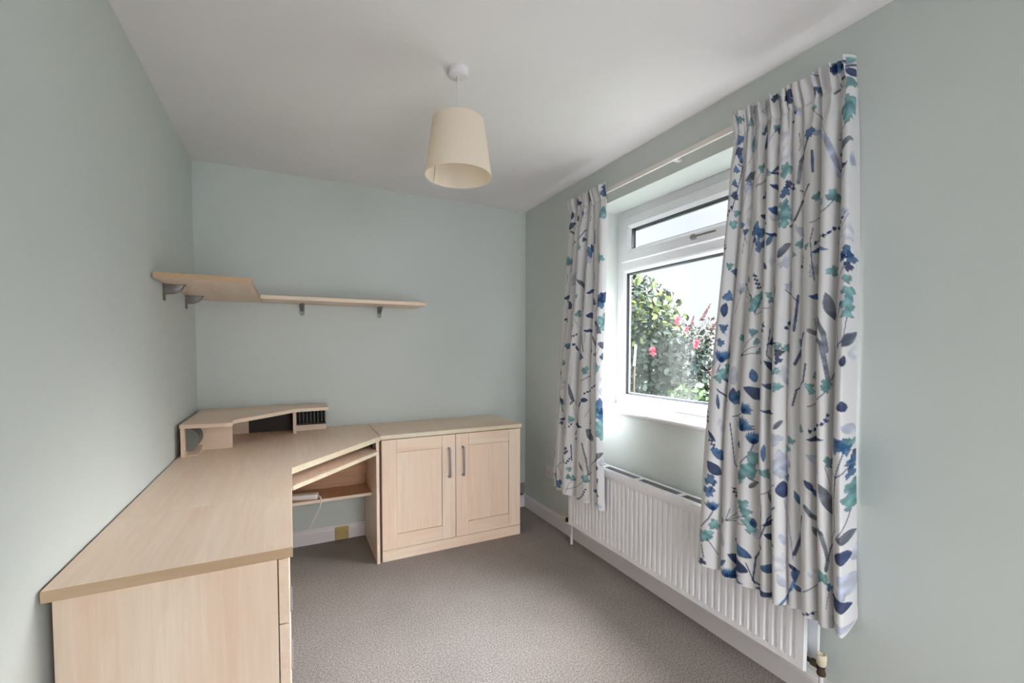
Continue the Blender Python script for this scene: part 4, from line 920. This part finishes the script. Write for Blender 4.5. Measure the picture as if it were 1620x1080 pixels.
PRINT_L = [
('B','t',0.012,(0.6344,0.9224)),('S','n',0.0018,(0.6344,0.9224,0.606,0.9783)),('L','q',0.0264,(0.5609,1.0069,0.5935,0.9686)),('S','k',0.0022,(0.5086,1.7975,0.5108,1.7775,0.4957,1.7138)),
('L','n',0.018,(0.3948,1.2959,0.4339,1.2559)),('S','k',0.0022,(0.2312,0.4319,0.2381,0.4119,0.2344,0.3568)),('B','b',0.012,(0.1797,1.6436)),('S','n',0.0018,(0.1797,1.6436,0.1793,1.7299)),
('L','s',0.018,(0.4971,0.3727,0.4949,0.3259)),('L','q',0.0264,(0.0365,1.6734,0.0416,1.613)),('B','t',0.012,(0.2836,0.6219)),('S','n',0.0018,(0.2836,0.6219,0.2477,0.6851)),
('L','s',0.018,(0.5809,0.7394,0.5627,0.682)),('L','n',0.018,(0.2579,1.6041,0.2866,1.5721)),('D','n',0.002,(0.403,0.4566,0.4042,0.4184)),('L','p',0.0264,(0.3429,1.2955,0.3081,1.2525)),
('B','t',0.012,(0.3386,0.5811)),('S','n',0.0018,(0.3386,0.5811,0.3256,0.6625)),('L','n',0.018,(0.1523,0.1591,0.1434,0.1095)),('S','k',0.0022,(0.4319,0.9053,0.4383,0.8853,0.4331,0.8314)),
('S','k',0.0022,(0.0691,0.2931,0.0798,0.2731,0.0848,0.2302)),('L','q',0.0264,(0.3327,0.7119,0.35,0.6742)),('D','n',0.002,(0.2725,1.6592,0.3043,1.6075)),('L','q',0.0264,(0.0152,0.5439,0.0167,0.481)),
('B','b',0.012,(0.3436,1.4973)),('S','n',0.0018,(0.3436,1.4973,0.358,1.584)),('L','p',0.0264,(0.0814,1.6408,0.126,1.5992)),('L','s',0.018,(0.4107,1.4143,0.3712,1.3696)),
('S','s',0.0022,(0.1626,1.7598,0.162,1.7398,0.1407,1.6926)),('S','k',0.0022,(0.5376,0.7336,0.5497,0.7136,0.5581,0.6708)),('D','n',0.002,(0.2498,1.4385,0.2079,1.3904)),('S','s',0.0022,(0.2168,1.1919,0.2308,1.1719,0.2433,1.1239)),
('S','s',0.0022,(0.2445,0.536,0.2502,0.516,0.2436,0.4573)),('D','n',0.002,(0.427,0.182,0.4355,0.1464)),('S','k',0.0022,(0.5997,0.0652,0.6146,0.0452,0.6295,0.0169)),('S','s',0.0022,(0.1985,0.7363,0.1982,0.7163,0.1775,0.6857)),
('L','s',0.018,(0.0881,1.1481,0.0641,1.09)),('S','s',0.0022,(0.3815,1.6281,0.3889,1.6081,0.3863,1.5521)),('S','s',0.0022,(0.5314,0.432,0.5475,0.412,0.565,0.3735)),('S','n',0.0022,(0.4516,1.3484,0.4659,1.3284,0.4793,1.3008)),
('L','q',0.0264,(0.519,0.5555,0.5175,0.4957)),('S','k',0.0022,(0.5696,0.9469,0.588,0.9269,0.611,0.8846)),('L','p',0.0264,(0.2076,0.9821,0.252,0.9363)),('D','n',0.002,(0.1718,0.4838,0.1815,0.4431)),
('L','q',0.0264,(0.2121,1.5347,0.1866,1.4762)),('S','n',0.0022,(0.1123,1.4958,0.1116,1.4758,0.0899,1.4385)),('S','s',0.0022,(0.2735,1.1844,0.281,1.1644,0.2784,1.1145)),('L','n',0.018,(0.2508,0.8406,0.2698,0.7859)),
('S','s',0.0022,(0.0719,0.4588,0.0733,0.4388,0.0566,0.3818)),('B','b',0.012,(0.6032,1.6896)),('S','n',0.0018,(0.6032,1.6896,0.5779,1.7767)),('D','n',0.002,(0.4886,1.3926,0.5021,1.3329)),
('S','k',0.0022,(0.1675,0.1226,0.1701,0.1026,0.1561,0.0623)),('S','k',0.0022,(0.5097,1.5859,0.5179,1.5659,0.517,1.5076)),('L','s',0.018,(0.2879,1.2891,0.3186,1.2586)),('S','k',0.0022,(0.3079,0.8154,0.3044,0.7954,0.2762,0.7582)),
('D','n',0.002,(0.2841,1.4267,0.3087,1.4003)),('D','n',0.002,(0.1001,0.9435,0.1273,0.9055)),('L','q',0.0264,(0.1907,1.102,0.2118,1.0542)),('L','s',0.018,(0.0972,0.6227,0.122,0.5781)),
('L','s',0.018,(0.4386,1.674,0.406,1.6194)),('L','p',0.0264,(0.3951,0.4936,0.3694,0.4517)),('L','n',0.018,(0.33,0.9589,0.3026,0.9252)),('L','p',0.0264,(0.1054,1.2273,0.0705,1.184)),
('S','s',0.0022,(0.3279,1.3737,0.3288,1.3537,0.311,1.2994)),('S','s',0.0022,(0.3889,1.2696,0.4019,1.2496,0.4122,1.2213)),('S','k',0.0022,(0.0465,0.5394,0.0544,0.5194,0.0528,0.4667)),('L','q',0.0264,(0.1607,1.1693,0.1274,1.1154)),
('L','s',0.018,(0.0122,1.1552,-0.015,1.0979)),('L','b',0.018,(0.3894,0.9226,0.3551,0.884)),('S','n',0.0022,(0.0178,1.5821,0.0341,1.5621,0.0521,1.5149)),('L','q',0.0264,(0.5139,0.9669,0.5236,0.9314)),
('L','s',0.018,(0.2135,0.6753,0.257,0.6279)),('L','p',0.0264,(0.1352,1.2011,0.1648,1.1738)),('L','n',0.018,(0.2259,1.3045,0.2455,1.2727)),('S','k',0.0022,(0.2601,1.4692,0.2609,1.4492,0.2428,1.4089)),
('S','k',0.0022,(0.5273,1.1515,0.5261,1.1315,0.5033,1.093)),('B','t',0.012,(0.0483,0.3882)),('S','n',0.0018,(0.0483,0.3882,0.0376,0.4791)),('B','b',0.012,(0.1535,1.4148)),
('S','n',0.0018,(0.1535,1.4148,0.1665,1.4869)),('D','n',0.002,(0.5556,0.8435,0.5688,0.7955)),('L','p',0.0264,(0.5795,0.2037,0.6196,0.155)),('L','s',0.018,(0.0121,0.8544,0.0253,0.8145)),
('D','n',0.002,(0.5778,1.1068,0.5966,1.0566)),('D','n',0.002,(0.0776,1.8196,0.0464,1.7678)),('L','b',0.018,(0.4852,0.9815,0.4901,0.9354)),('B','b',0.012,(0.251,1.6475)),
('S','n',0.0018,(0.251,1.6475,0.2191,1.712)),('L','n',0.018,(0.4656,0.3787,0.4471,0.3167)),('B','t',0.012,(0.5472,0.9823)),('S','n',0.0018,(0.5472,0.9823,0.5757,1.0655)),
('B','b',0.012,(0.2245,0.5587)),('S','n',0.0018,(0.2245,0.5587,0.2483,0.6206)),('L','b',0.018,(0.2604,0.1356,0.2358,0.0913)),('B','b',0.0315,(0.6389,0.0443)),
('B','n',0.0219,(0.652,0.0677)),('B','n',0.0228,(0.4019,0.0416)),('B','n',0.0211,(0.1406,0.0416)),('L','n',0.0352,(0.0454,0.1276,0.0481,0.0755)),
('B','n',0.0217,(0.0507,0.164)),('L','t',0.044,(0.6336,0.2082,0.6178,0.1276)),('B','p',0.0362,(0.2921,0.1119)),('S','n',0.0075,(0.2634,0.2785,0.3182,0.2291)),
('S','n',0.0145,(0.5148,0.2525,0.5175,0.328)),('S','s',0.0116,(0.0534,0.2004,0.1432,0.2811)),('B','t',0.0233,(0.2661,0.3228)),('B','n',0.0129,(0.3104,0.2863)),
('B','b',0.0328,(0.4411,0.367)),('B','t',0.0268,(0.6073,0.4295)),('B','q',0.0355,(0.415,0.4113)),('B','t',0.0272,(0.0534,0.3931)),
('L','s',0.0255,(0.2687,0.5128,0.3993,0.6299)),('B','q',0.0372,(0.1511,0.5102)),('L','n',0.0268,(0.0374,0.6273,0.1353,0.6117)),('L','n',0.0375,(0.1537,0.6976,0.1353,0.6404)),
('S','n',0.0059,(0.0614,0.6247,0.1327,0.7523)),('L','n',0.0248,(0.428,0.6143,0.5334,0.6065)),('B','b',0.0388,(0.6099,0.6742)),('B','n',0.0314,(0.6468,0.6586)),
('B','n',0.0199,(0.5201,0.6768)),('B','t',0.0411,(0.652,0.7835)),('B','t',0.029,(0.652,0.82)),('S','n',0.0044,(0.652,0.8434,0.652,0.9085)),
('L','n',0.0346,(0.4333,0.7445,0.5254,0.7705)),('L','s',0.0579,(0.5387,0.7913,0.6336,0.8616)),('B','t',0.0207,(0.3078,0.7341)),('L','n',0.0241,(0.0534,0.7601,0.1458,0.7731)),
('L','s',0.0579,(0.6389,0.9449,0.652,0.9059)),('D','n',0.0057,(0.2661,0.8694,0.3156,0.8564)),('L','n',0.0198,(0.4202,0.8356,0.5228,0.8538)),('S','s',0.0141,(0.5254,0.8798,0.6073,1.0386)),
('S','n',0.0074,(0.428,0.9605,0.4071,0.8564)),('B','b',0.0188,(0.1563,0.9267)),('B','b',0.0281,(0.3966,0.9892)),('B','n',0.0217,(0.652,0.9892)),
('B','t',0.0226,(0.4464,1.0725)),('B','t',0.0242,(0.6021,1.0595)),('B','t',0.019,(0.1301,1.0308)),('S','n',0.0045,(0.415,1.1375,0.5201,1.0907)),
('L','q',0.0433,(0.652,1.213,0.652,1.1558)),('L','s',0.0315,(0.3156,1.2729,0.2634,1.1532)),('D','n',0.0053,(0.4464,1.2104,0.5175,1.1818,0.5968,1.1271)),('L','n',0.03,(0.4254,1.2495,0.4699,1.2521)),
('B','q',0.0216,(0.652,1.1245)),('S','n',0.0059,(0.1327,1.2443,0.1589,1.3432)),('L','n',0.0271,(0.1301,1.2547,0.1589,1.3015)),('B','t',0.0362,(0.6047,1.3041)),
('B','b',0.0408,(0.6441,1.2703)),('B','n',0.0264,(0.652,1.3067)),('B','b',0.0264,(0.6468,1.3354)),('B','t',0.048,(0.6415,1.4005)),
('B','t',0.0209,(0.2973,1.3796)),('L','n',0.0302,(0.3286,1.4083,0.4385,1.4109)),('L','s',0.065,(0.536,1.4786,0.4621,1.4213)),('S','n',0.0057,(0.4202,1.2729,0.3286,1.4733)),
('L','n',0.0211,(0.1379,1.3953,0.2582,1.3744)),('L','n',0.0182,(0.2765,0.9189,0.3052,0.9189)),('L','n',0.023,(0.2582,1.5645,0.2791,1.5671)),('S','n',0.0086,(0.3,1.5384,0.3078,1.6347)),
('S','s',0.0111,(0.4333,1.5072,0.4595,1.5931,0.4699,1.6868)),('L','s',0.038,(0.5387,1.6009,0.652,1.528)),('S','n',0.0036,(0.4699,1.6946,0.536,1.6009)),('L','n',0.0382,(0.5994,1.6347,0.5994,1.6009)),
('L','q',0.0285,(0.631,1.6061,0.6389,1.5671)),('B','t',0.0157,(0.2921,1.692)),('B','t',0.0157,(0.2895,1.7415)),('B','t',0.0177,(0.3182,1.7467)),
('B','t',0.0219,(0.449,1.7128)),('B','t',0.0139,(0.4621,1.7232)),('S','n',0.003,(0.2791,1.8196,0.3862,1.7805,0.4359,1.7337)),('B','b',0.0262,(0.1458,1.8117)),
('D','n',0.0022,(0.3783,1.856,0.4097,1.843,0.4359,1.8144,0.4542,1.7727)),('L','n',0.0323,(0.5281,1.7701,0.6178,1.7779)),('L','q',0.038,(0.5334,1.8456,0.6363,1.8326)),('S','n',0.0033,(0.1301,1.7128,0.1589,1.6712)),
('S','n',0.0041,(0.1327,1.6009,0.1327,1.5592)),('S','n',0.0023,(0.2765,1.8404,0.2921,1.7831,0.313,1.7649))]

INK = {'n': (36, 56, 98), 'b': (60, 98, 138), 't': (104, 146, 148), 's': (100, 106, 118), 'p': (196, 198, 210), 'q': (162, 170, 194), 'k': (52, 60, 82)}
def paint_cloth(us, V, data, seed):
    """print the flowers and leaves on the cloth, in cloth coordinates (metres across, metres down)"""
    r_ = np.random.default_rng(seed)
    UU, VV = np.meshgrid(us, V)
    C = np.empty(UU.shape + (3,)); C[:] = np.array(s2l((214, 212, 213)))
    weave = 1 + 0.012 * np.sin(UU * 900) * np.sin(VV * 900)
    wash = 0.5 + 0.5 * np.sin(UU * 95 + 1.6 * np.sin(VV * 61)) * np.sin(VV * 83 + 1.4 * np.sin(UU * 57))
    soft = 0.0011
    def window(u0, u1, v0, v1, pad):
        j0, j1 = np.searchsorted(us, [u0 - pad, u1 + pad]); i0, i1 = np.searchsorted(V, [v0 - pad, v1 + pad])
        return slice(max(i0, 0), i1), slice(max(j0, 0), j1)
    def lay(sl, a, col, strength):
        if a.size == 0: return
        c = np.array(s2l(INK[col]))
        w = wash[sl]
        tone = c * (0.75 + 0.75 * w[..., None] ** 2)
        k = (np.clip(a, 0, 1) * strength)[..., None]
        C[sl] = C[sl] * (1 - k) + np.clip(tone, 0, 0.8) * k
    def blob(u, v, r, col, st=0.92):
        sl = window(u, u, v, v, r * 1.5)
        du = UU[sl] - u; dv = VV[sl] - v
        th = np.arctan2(dv, du); p1, p2, p3 = r_.uniform(0, 6.28, 3)
        rr = r * (1 + 0.20 * np.sin(3 * th + p1) + 0.13 * np.sin(6 * th + p2) + 0.06 * np.sin(11 * th + p3))
        d = np.hypot(du, dv)
        lay(sl, (rr - d) / soft, col, st)
        ring = np.clip((rr - d) / soft, 0, 1) * np.clip(1 - np.abs(rr - d - 0.001) / 0.0016, 0, 1)
        lay(sl, ring, 'n' if col in 'nb' else ('b' if col == 't' else ('q' if col == 'p' else 'k')), 0.45)
    def leaf(u0, v0, u1, v1, w, col, st=0.92):
        sl = window(min(u0, u1), max(u0, u1), min(v0, v1), max(v0, v1), w)
        L = math.hypot(u1 - u0, v1 - v0) + 1e-6
        ex, ey = (u1 - u0) / L, (v1 - v0) / L
        a = ((UU[sl] - u0) * ex + (VV[sl] - v0) * ey) / L; b = -(UU[sl] - u0) * ey + (VV[sl] - v0) * ex
        hw = w * 0.5 * np.sin(math.pi * np.clip(a, 0, 1)) ** 0.75 * (1.15 - 0.35 * a)
        ins = (hw - np.abs(b + 0.10 * w * np.sin(math.pi * a))) / soft
        ins = np.where((a < 0) | (a > 1), 0, ins)
        lay(sl, ins, col, st)
        lay(sl, np.clip(ins, 0, 1) * np.clip((0.5 - a) * 2, 0, 1), 'n' if col in 'nb' else ('k' if col == 's' else 'q'), 0.5)
    def seg(u0, v0, u1, v1, w, col):
        sl = window(min(u0, u1), max(u0, u1), min(v0, v1), max(v0, v1), w)
        L2 = (u1 - u0) ** 2 + (v1 - v0) ** 2 + 1e-9
        t = np.clip(((UU[sl] - u0) * (u1 - u0) + (VV[sl] - v0) * (v1 - v0)) / L2, 0, 1)
        d = np.hypot(UU[sl] - u0 - t * (u1 - u0), VV[sl] - v0 - t * (v1 - v0))
        lay(sl, (w * 0.5 - d) / soft + 0.5, col, 0.88)
    for e in data:
        k = e[0]; col = e[1]; w = e[2]; q = e[3]
        if k == 'B': blob(q[0], q[1], w, col, 0.6 if col in 'pq' else 0.9)
        elif k == 'L': leaf(q[0], q[1], q[2], q[3], w, col, 0.62 if col in 'pq' else 0.92)
        elif k == 'S':
            for i in range(0, len(q) - 2, 2): seg(q[i], q[i+1], q[i+2], q[i+3], w, col)
        elif k == 'F':
            L = math.hypot(q[2] - q[0], q[3] - q[1]); a0 = math.atan2(q[3] - q[1], q[2] - q[0])
            for j in range(-4, 5):
                a = a0 + j * 0.19; R = L * (0.85 + 0.25 * r_.random())
                leaf(q[0], q[1], q[0] + R * math.cos(a), q[1] + R * math.sin(a), L * 0.26, col, 0.85)
            blob(q[0] + 0.25 * L * math.cos(a0), q[1] + 0.25 * L * math.sin(a0), L * 0.2, 'n')
        elif k == 'D':
            n = 0
            for i in range(0, len(q) - 2, 2):
                L = math.hypot(q[i+2] - q[i], q[i+3] - q[i+1]); m_ = max(2, int(L / 0.008))
                seg(q[i], q[i+1], q[i+2], q[i+3], 0.003, col)
                for j in range(m_):
                    t = j / m_; n += 1
                    blob(q[i] + t * (q[i+2] - q[i]) + 0.004 * (1 if n % 2 else -1), q[i+1] + t * (q[i+3] - q[i+1]) + 0.003 * (-1 if n % 2 else 1), 0.0055, col)
    return C * weave[..., None]

def build_curtain(spec, data, label, seed):
    P, us, V = curtain_grid(**spec)
    nr, nc = P.shape[:2]
    o = thing('curtain', label, 'curtain', (1.63, float(P[:, :, 1].mean()), 0.37), None)
    off = np.array(o.location)
    idx = np.arange(nr * nc).reshape(nr, nc)
    quads = np.stack([idx[:-1, :-1], idx[1:, :-1], idx[1:, 1:], idx[:-1, 1:]], -1).reshape(-1, 4)
    def grid_mesh(name, pts, quads, material, parent):
        me = bpy.data.meshes.new(name)
        me.vertices.add(len(pts)); me.vertices.foreach_set('co', (pts - off).astype(np.float32).ravel())
        me.loops.add(quads.size); me.loops.foreach_set('vertex_index', quads.ravel().astype(np.int32))
        me.polygons.add(len(quads)); me.polygons.foreach_set('loop_start', np.arange(0, quads.size, 4, dtype=np.int32))
        me.polygons.foreach_set('use_smooth', np.ones(len(quads), dtype=bool))
        me.update(calc_edges=True); me.validate()
        me.materials.append(material)
        ob = bpy.data.objects.new(name, me); COL.objects.link(ob); ob.parent = parent
        return ob
    c = grid_mesh('printed_cloth', P.reshape(-1, 3), quads, M['cloth'], o)
    colr = paint_cloth(us, V, data, seed)
    at = c.data.color_attributes.new('print', 'FLOAT_COLOR', 'POINT')
    at.data.foreach_set('color', np.concatenate([colr.reshape(-1, 3), np.ones((nr * nc, 1))], 1).astype(np.float32).ravel())
    # lining: the same drape, a little behind and shorter, coarser mesh
    r0 = int(nr * 0.045); r1 = int(nr * 0.985)
    S = P[r0:r1:8, 6:-27:4].copy(); S[..., 0] += 0.006
    n2, m2 = S.shape[:2]; i2 = np.arange(n2 * m2).reshape(n2, m2)
    q2 = np.stack([i2[:-1, :-1], i2[1:, :-1], i2[1:, 1:], i2[:-1, 1:]], -1).reshape(-1, 4)
    grid_mesh('lining', S.reshape(-1, 3), q2, M['lining'], o)['label'] = 'plain off-white lining at the back'
    return o
build_curtain(CUR_R, PRINT_R, 'wide floral printed curtain on the right of the window, nearest the camera', 11)
build_curtain(CUR_L, PRINT_L, 'narrower floral printed curtain on the left of the window, nearer the room corner', 12)


# ---------------------------------------------------------------- garden outside the window
rng = np.random.default_rng(5)
def leaf_cloud(name, blobs, n, size, material, parent, droop=0.2, tone_top=None, wide=0.42, up=0.35):
    """many small leaf blades scattered through ellipsoid shells"""
    V = []; F = []; T = []
    w = np.array([b[3]*b[4]*b[5] for b in blobs]) ** 0.7; w /= w.sum()
    for i in range(n):
        b = blobs[rng.choice(len(blobs), p=w)]
        d = rng.normal(size=3); d /= np.linalg.norm(d)
        if d[0] > 0.55: d[0] *= -1
        r = 0.60 + 0.45 * rng.random() ** 0.6
        c = np.array(b[:3]) + d * r * np.array(b[3:6])
        L = size * (0.6 + 0.7 * rng.random())
        ax = rng.normal(size=3) + np.array([0, 0, -droop]) ; ax /= np.linalg.norm(ax)
        nrm = d + rng.normal(size=3)*0.7 + np.array([-0.3, 0, up]); nrm -= ax * nrm.dot(ax); nrm /= np.linalg.norm(nrm)
        sd = np.cross(ax, nrm)
        base = len(V); wd = L * wide
        V += [c - ax*L*0.5, c - ax*L*0.12 + sd*wd*0.5 + nrm*L*0.05, c + ax*L*0.25 + sd*wd*0.36 + nrm*L*0.04, c + ax*L*0.5 - nrm*L*0.06,
              c + ax*L*0.25 - sd*wd*0.36 + nrm*L*0.04, c - ax*L*0.12 - sd*wd*0.5 + nrm*L*0.05, c + nrm*L*0.0]
        F += [(base, base+1, base+6), (base+1, base+2, base+6), (base+2, base+3, base+6), (base+3, base+4, base+6), (base+4, base+5, base+6), (base+5, base, base+6)]
        t = rng.random() * 0.62
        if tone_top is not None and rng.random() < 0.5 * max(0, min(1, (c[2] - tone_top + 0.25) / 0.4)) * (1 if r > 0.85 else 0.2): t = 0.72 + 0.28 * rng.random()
        T += [t] * 7
    me = bpy.data.meshes.new(name)
    off = np.array(world_loc(parent))
    me.from_pydata([tuple(v - off) for v in V], [], F)
    a = me.attributes.new('tone', 'FLOAT', 'POINT'); a.data.foreach_set('value', T)
    me.materials.append(material)
    o = bpy.data.objects.new(name, me); COL.objects.link(o); o.parent = parent
    return o
def blossom(name, c, r, parent, material, n=22):
    bm = new(); c = Vector(c)
    for i in range(n):
        a = i * 2.39996; h = 1 - 1.5 * i / n
        d = Vector((-(max(h, -0.4)), math.cos(a)*math.sqrt(max(0, 1-h*h*0.9)), math.sin(a)*math.sqrt(max(0, 1-h*h*0.9)))).normalized()
        s = d.cross(Vector((0, 0, 1)) if abs(d.z) < 0.9 else Vector((0, 1, 0))).normalized(); t = d.cross(s)
        p = [c, c + d*r*0.6 + s*r*0.35, c + d*r*1.0 + s*r*0.22, c + d*r*1.08, c + d*r*1.0 - s*r*0.22, c + d*r*0.6 - s*r*0.35]
        bm.faces.new([bm.verts.new(q) for q in p])
    return obj(name, bm, material, parent)

sh1 = thing('garden_shrub', 'tall camellia-like shrub with crimson blooms outside the window', 'shrub', (4.0, 4.2, -0.25))
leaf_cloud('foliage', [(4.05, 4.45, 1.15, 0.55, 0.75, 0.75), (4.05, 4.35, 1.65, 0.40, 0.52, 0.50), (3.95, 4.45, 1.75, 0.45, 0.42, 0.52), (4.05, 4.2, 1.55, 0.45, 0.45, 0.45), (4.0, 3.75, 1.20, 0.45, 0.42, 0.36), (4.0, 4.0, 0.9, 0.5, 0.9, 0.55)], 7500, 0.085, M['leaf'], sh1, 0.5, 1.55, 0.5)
bm = new()
for k in range(9):
    p0 = Vector((4.05 + 0.1*rng.normal(), 4.2 + 0.12*rng.normal(), -0.25))
    p3 = Vector((4.0 + 0.2*rng.normal(), 4.15 + 0.35*rng.normal(), 1.7 + 0.2*rng.normal()))
    tube(bm, bez([p0, p0.lerp(p3, 0.4) + Vector((0.05*rng.normal(), 0.08*rng.normal(), 0)), p3], 6), [0.022 - 0.016*i/12 for i in range(13)], 7)
obj('stem', bm, M['bark'], sh1, True)
for (yx, zs_, r) in ((0.861, 0.012, 0.045), (1.024, -0.009, 0.048), (0.801, -0.062, 0.046), (0.927, 0.079, 0.045), (0.895, 0.053, 0.03)):
    X_ = 3.52; blossom('bloom', (X_, yx*X_, 1.2997 + zs_*X_), r, sh1, M['petal'])
sh2 = thing('garden_shrub', 'low broad leafy shrub at the bottom of the window view', 'shrub', (3.2, 3.0, -0.25))
leaf_cloud('foliage', [(3.35, 2.75, 0.62, 0.40, 0.50, 0.36), (3.25, 3.55, 0.45, 0.38, 0.50, 0.35), (3.35, 3.15, 0.40, 0.4, 0.6, 0.30)], 2300, 0.105, M['leaf_low'], sh2, -0.1, 0.6, 0.5)
bm = new()
for k in range(7):
    p0 = Vector((3.3 + 0.1*rng.normal(), 3.0 + 0.2*rng.normal(), -0.25)); p3 = Vector((3.3, 3.1 + 0.3*rng.normal(), 0.55))
    tube(bm, [p0, p0.lerp(p3, 0.5), p3], [0.014, 0.01, 0.005], 7)
obj('stem', bm, M['bark'], sh2, True)
sh3 = thing('garden_shrub', 'twiggy brownish bush with dusky pink flower spikes, farther down the garden', 'shrub', (5.6, 4.6, -0.25))
leaf_cloud('foliage', [(5.5, 4.35, 1.05, 0.5, 0.55, 0.70), (5.6, 4.75, 0.95, 0.5, 0.7, 0.7), (5.5, 3.9, 0.75, 0.45, 0.5, 0.55)], 3600, 0.05, M['leaf_far'], sh3, 0.0, None, 0.5)
bm = new()
for k in range(10):
    p0 = Vector((5.6, 4.4 + 0.1*rng.normal(), -0.25)); p3 = Vector((5.5 + 0.15*rng.normal(), 4.5 + 0.35*rng.normal(), 1.55 + 0.15*rng.normal()))
    tube(bm, [p0, p0.lerp(p3, 0.5), p3], [0.018, 0.010, 0.004], 6)
obj('stem', bm, M['bark'], sh3, True)
for (yx, zs_, dy_, dz_) in ((0.845, 0.078, -0.14, 0.22), (0.815, 0.050, -0.12, 0.14), (0.880, 0.060, -0.04, 0.16)):
    X_ = 5.2; bm = new()
    c0_ = Vector((X_, yx*X_, 1.2997 + zs_*X_))
    rows_ = []
    for i in range(22):
        t = i/21; p = c0_ + Vector((0, dy_*t, dz_*t)); rr_ = 0.034 * (1 - 0.75*t)
        rows_.append([bm.verts.new(p + Vector((math.cos(a), math.sin(a), 0)) * rr_ * rng.uniform(0.45, 1.35) + Vector((0, 0, rng.normal()*0.006))) for a in np.linspace(0, 5.6, 9)])
    for a, b in zip(rows_, rows_[1:]):
        for i in range(9): bm.faces.new([a[i], a[(i+1) % 9], b[(i+1) % 9], b[i]])
    obj('flower_spike', bm, M['bud'], sh3)
pst = thing('garden_cane', 'thin white marker stake in the shrubs outside the window', 'stake', (2.75, 3.07, -0.25))
bm = new(); tube(bm, [(2.75, 3.052, -0.25), (2.75, 3.037, 1.15)], 0.006, 8); obj('cane', bm, M['bark'], pst)
bm = new(); bx(bm, (2.742, 3.024, 1.145), (2.748, 3.048, 1.335), 0.002)
bmesh.ops.rotate(bm, cent=(2.745, 3.036, 1.145), matrix=Matrix.Rotation(math.radians(5), 3, 'X'), verts=bm.verts)
obj('tag', bm, M['white_plastic'], pst)
gr = box('ground_1', (XO, -6, -0.35), (16, 16, -0.25), M['grass'], None, 0); gr.name = 'garden_lawn'; tag(gr, 'grass lawn of the garden beyond the window', 'lawn')
struct(gr)
pt_ = box('ground_2', (XO, -1.0, -0.25), (2.75, 5.0, -0.235), mat('bounce_strip_grey', (128, 124, 118), 0.9, var=0.08, vscale=5), None, 0); pt_.name = 'bounce_strip'; tag(pt_, 'unseen pale strip outside the house wall, added to bounce daylight indoors', 'reflector'); struct(pt_)  # strip added out of view to bounce light up to the ceiling
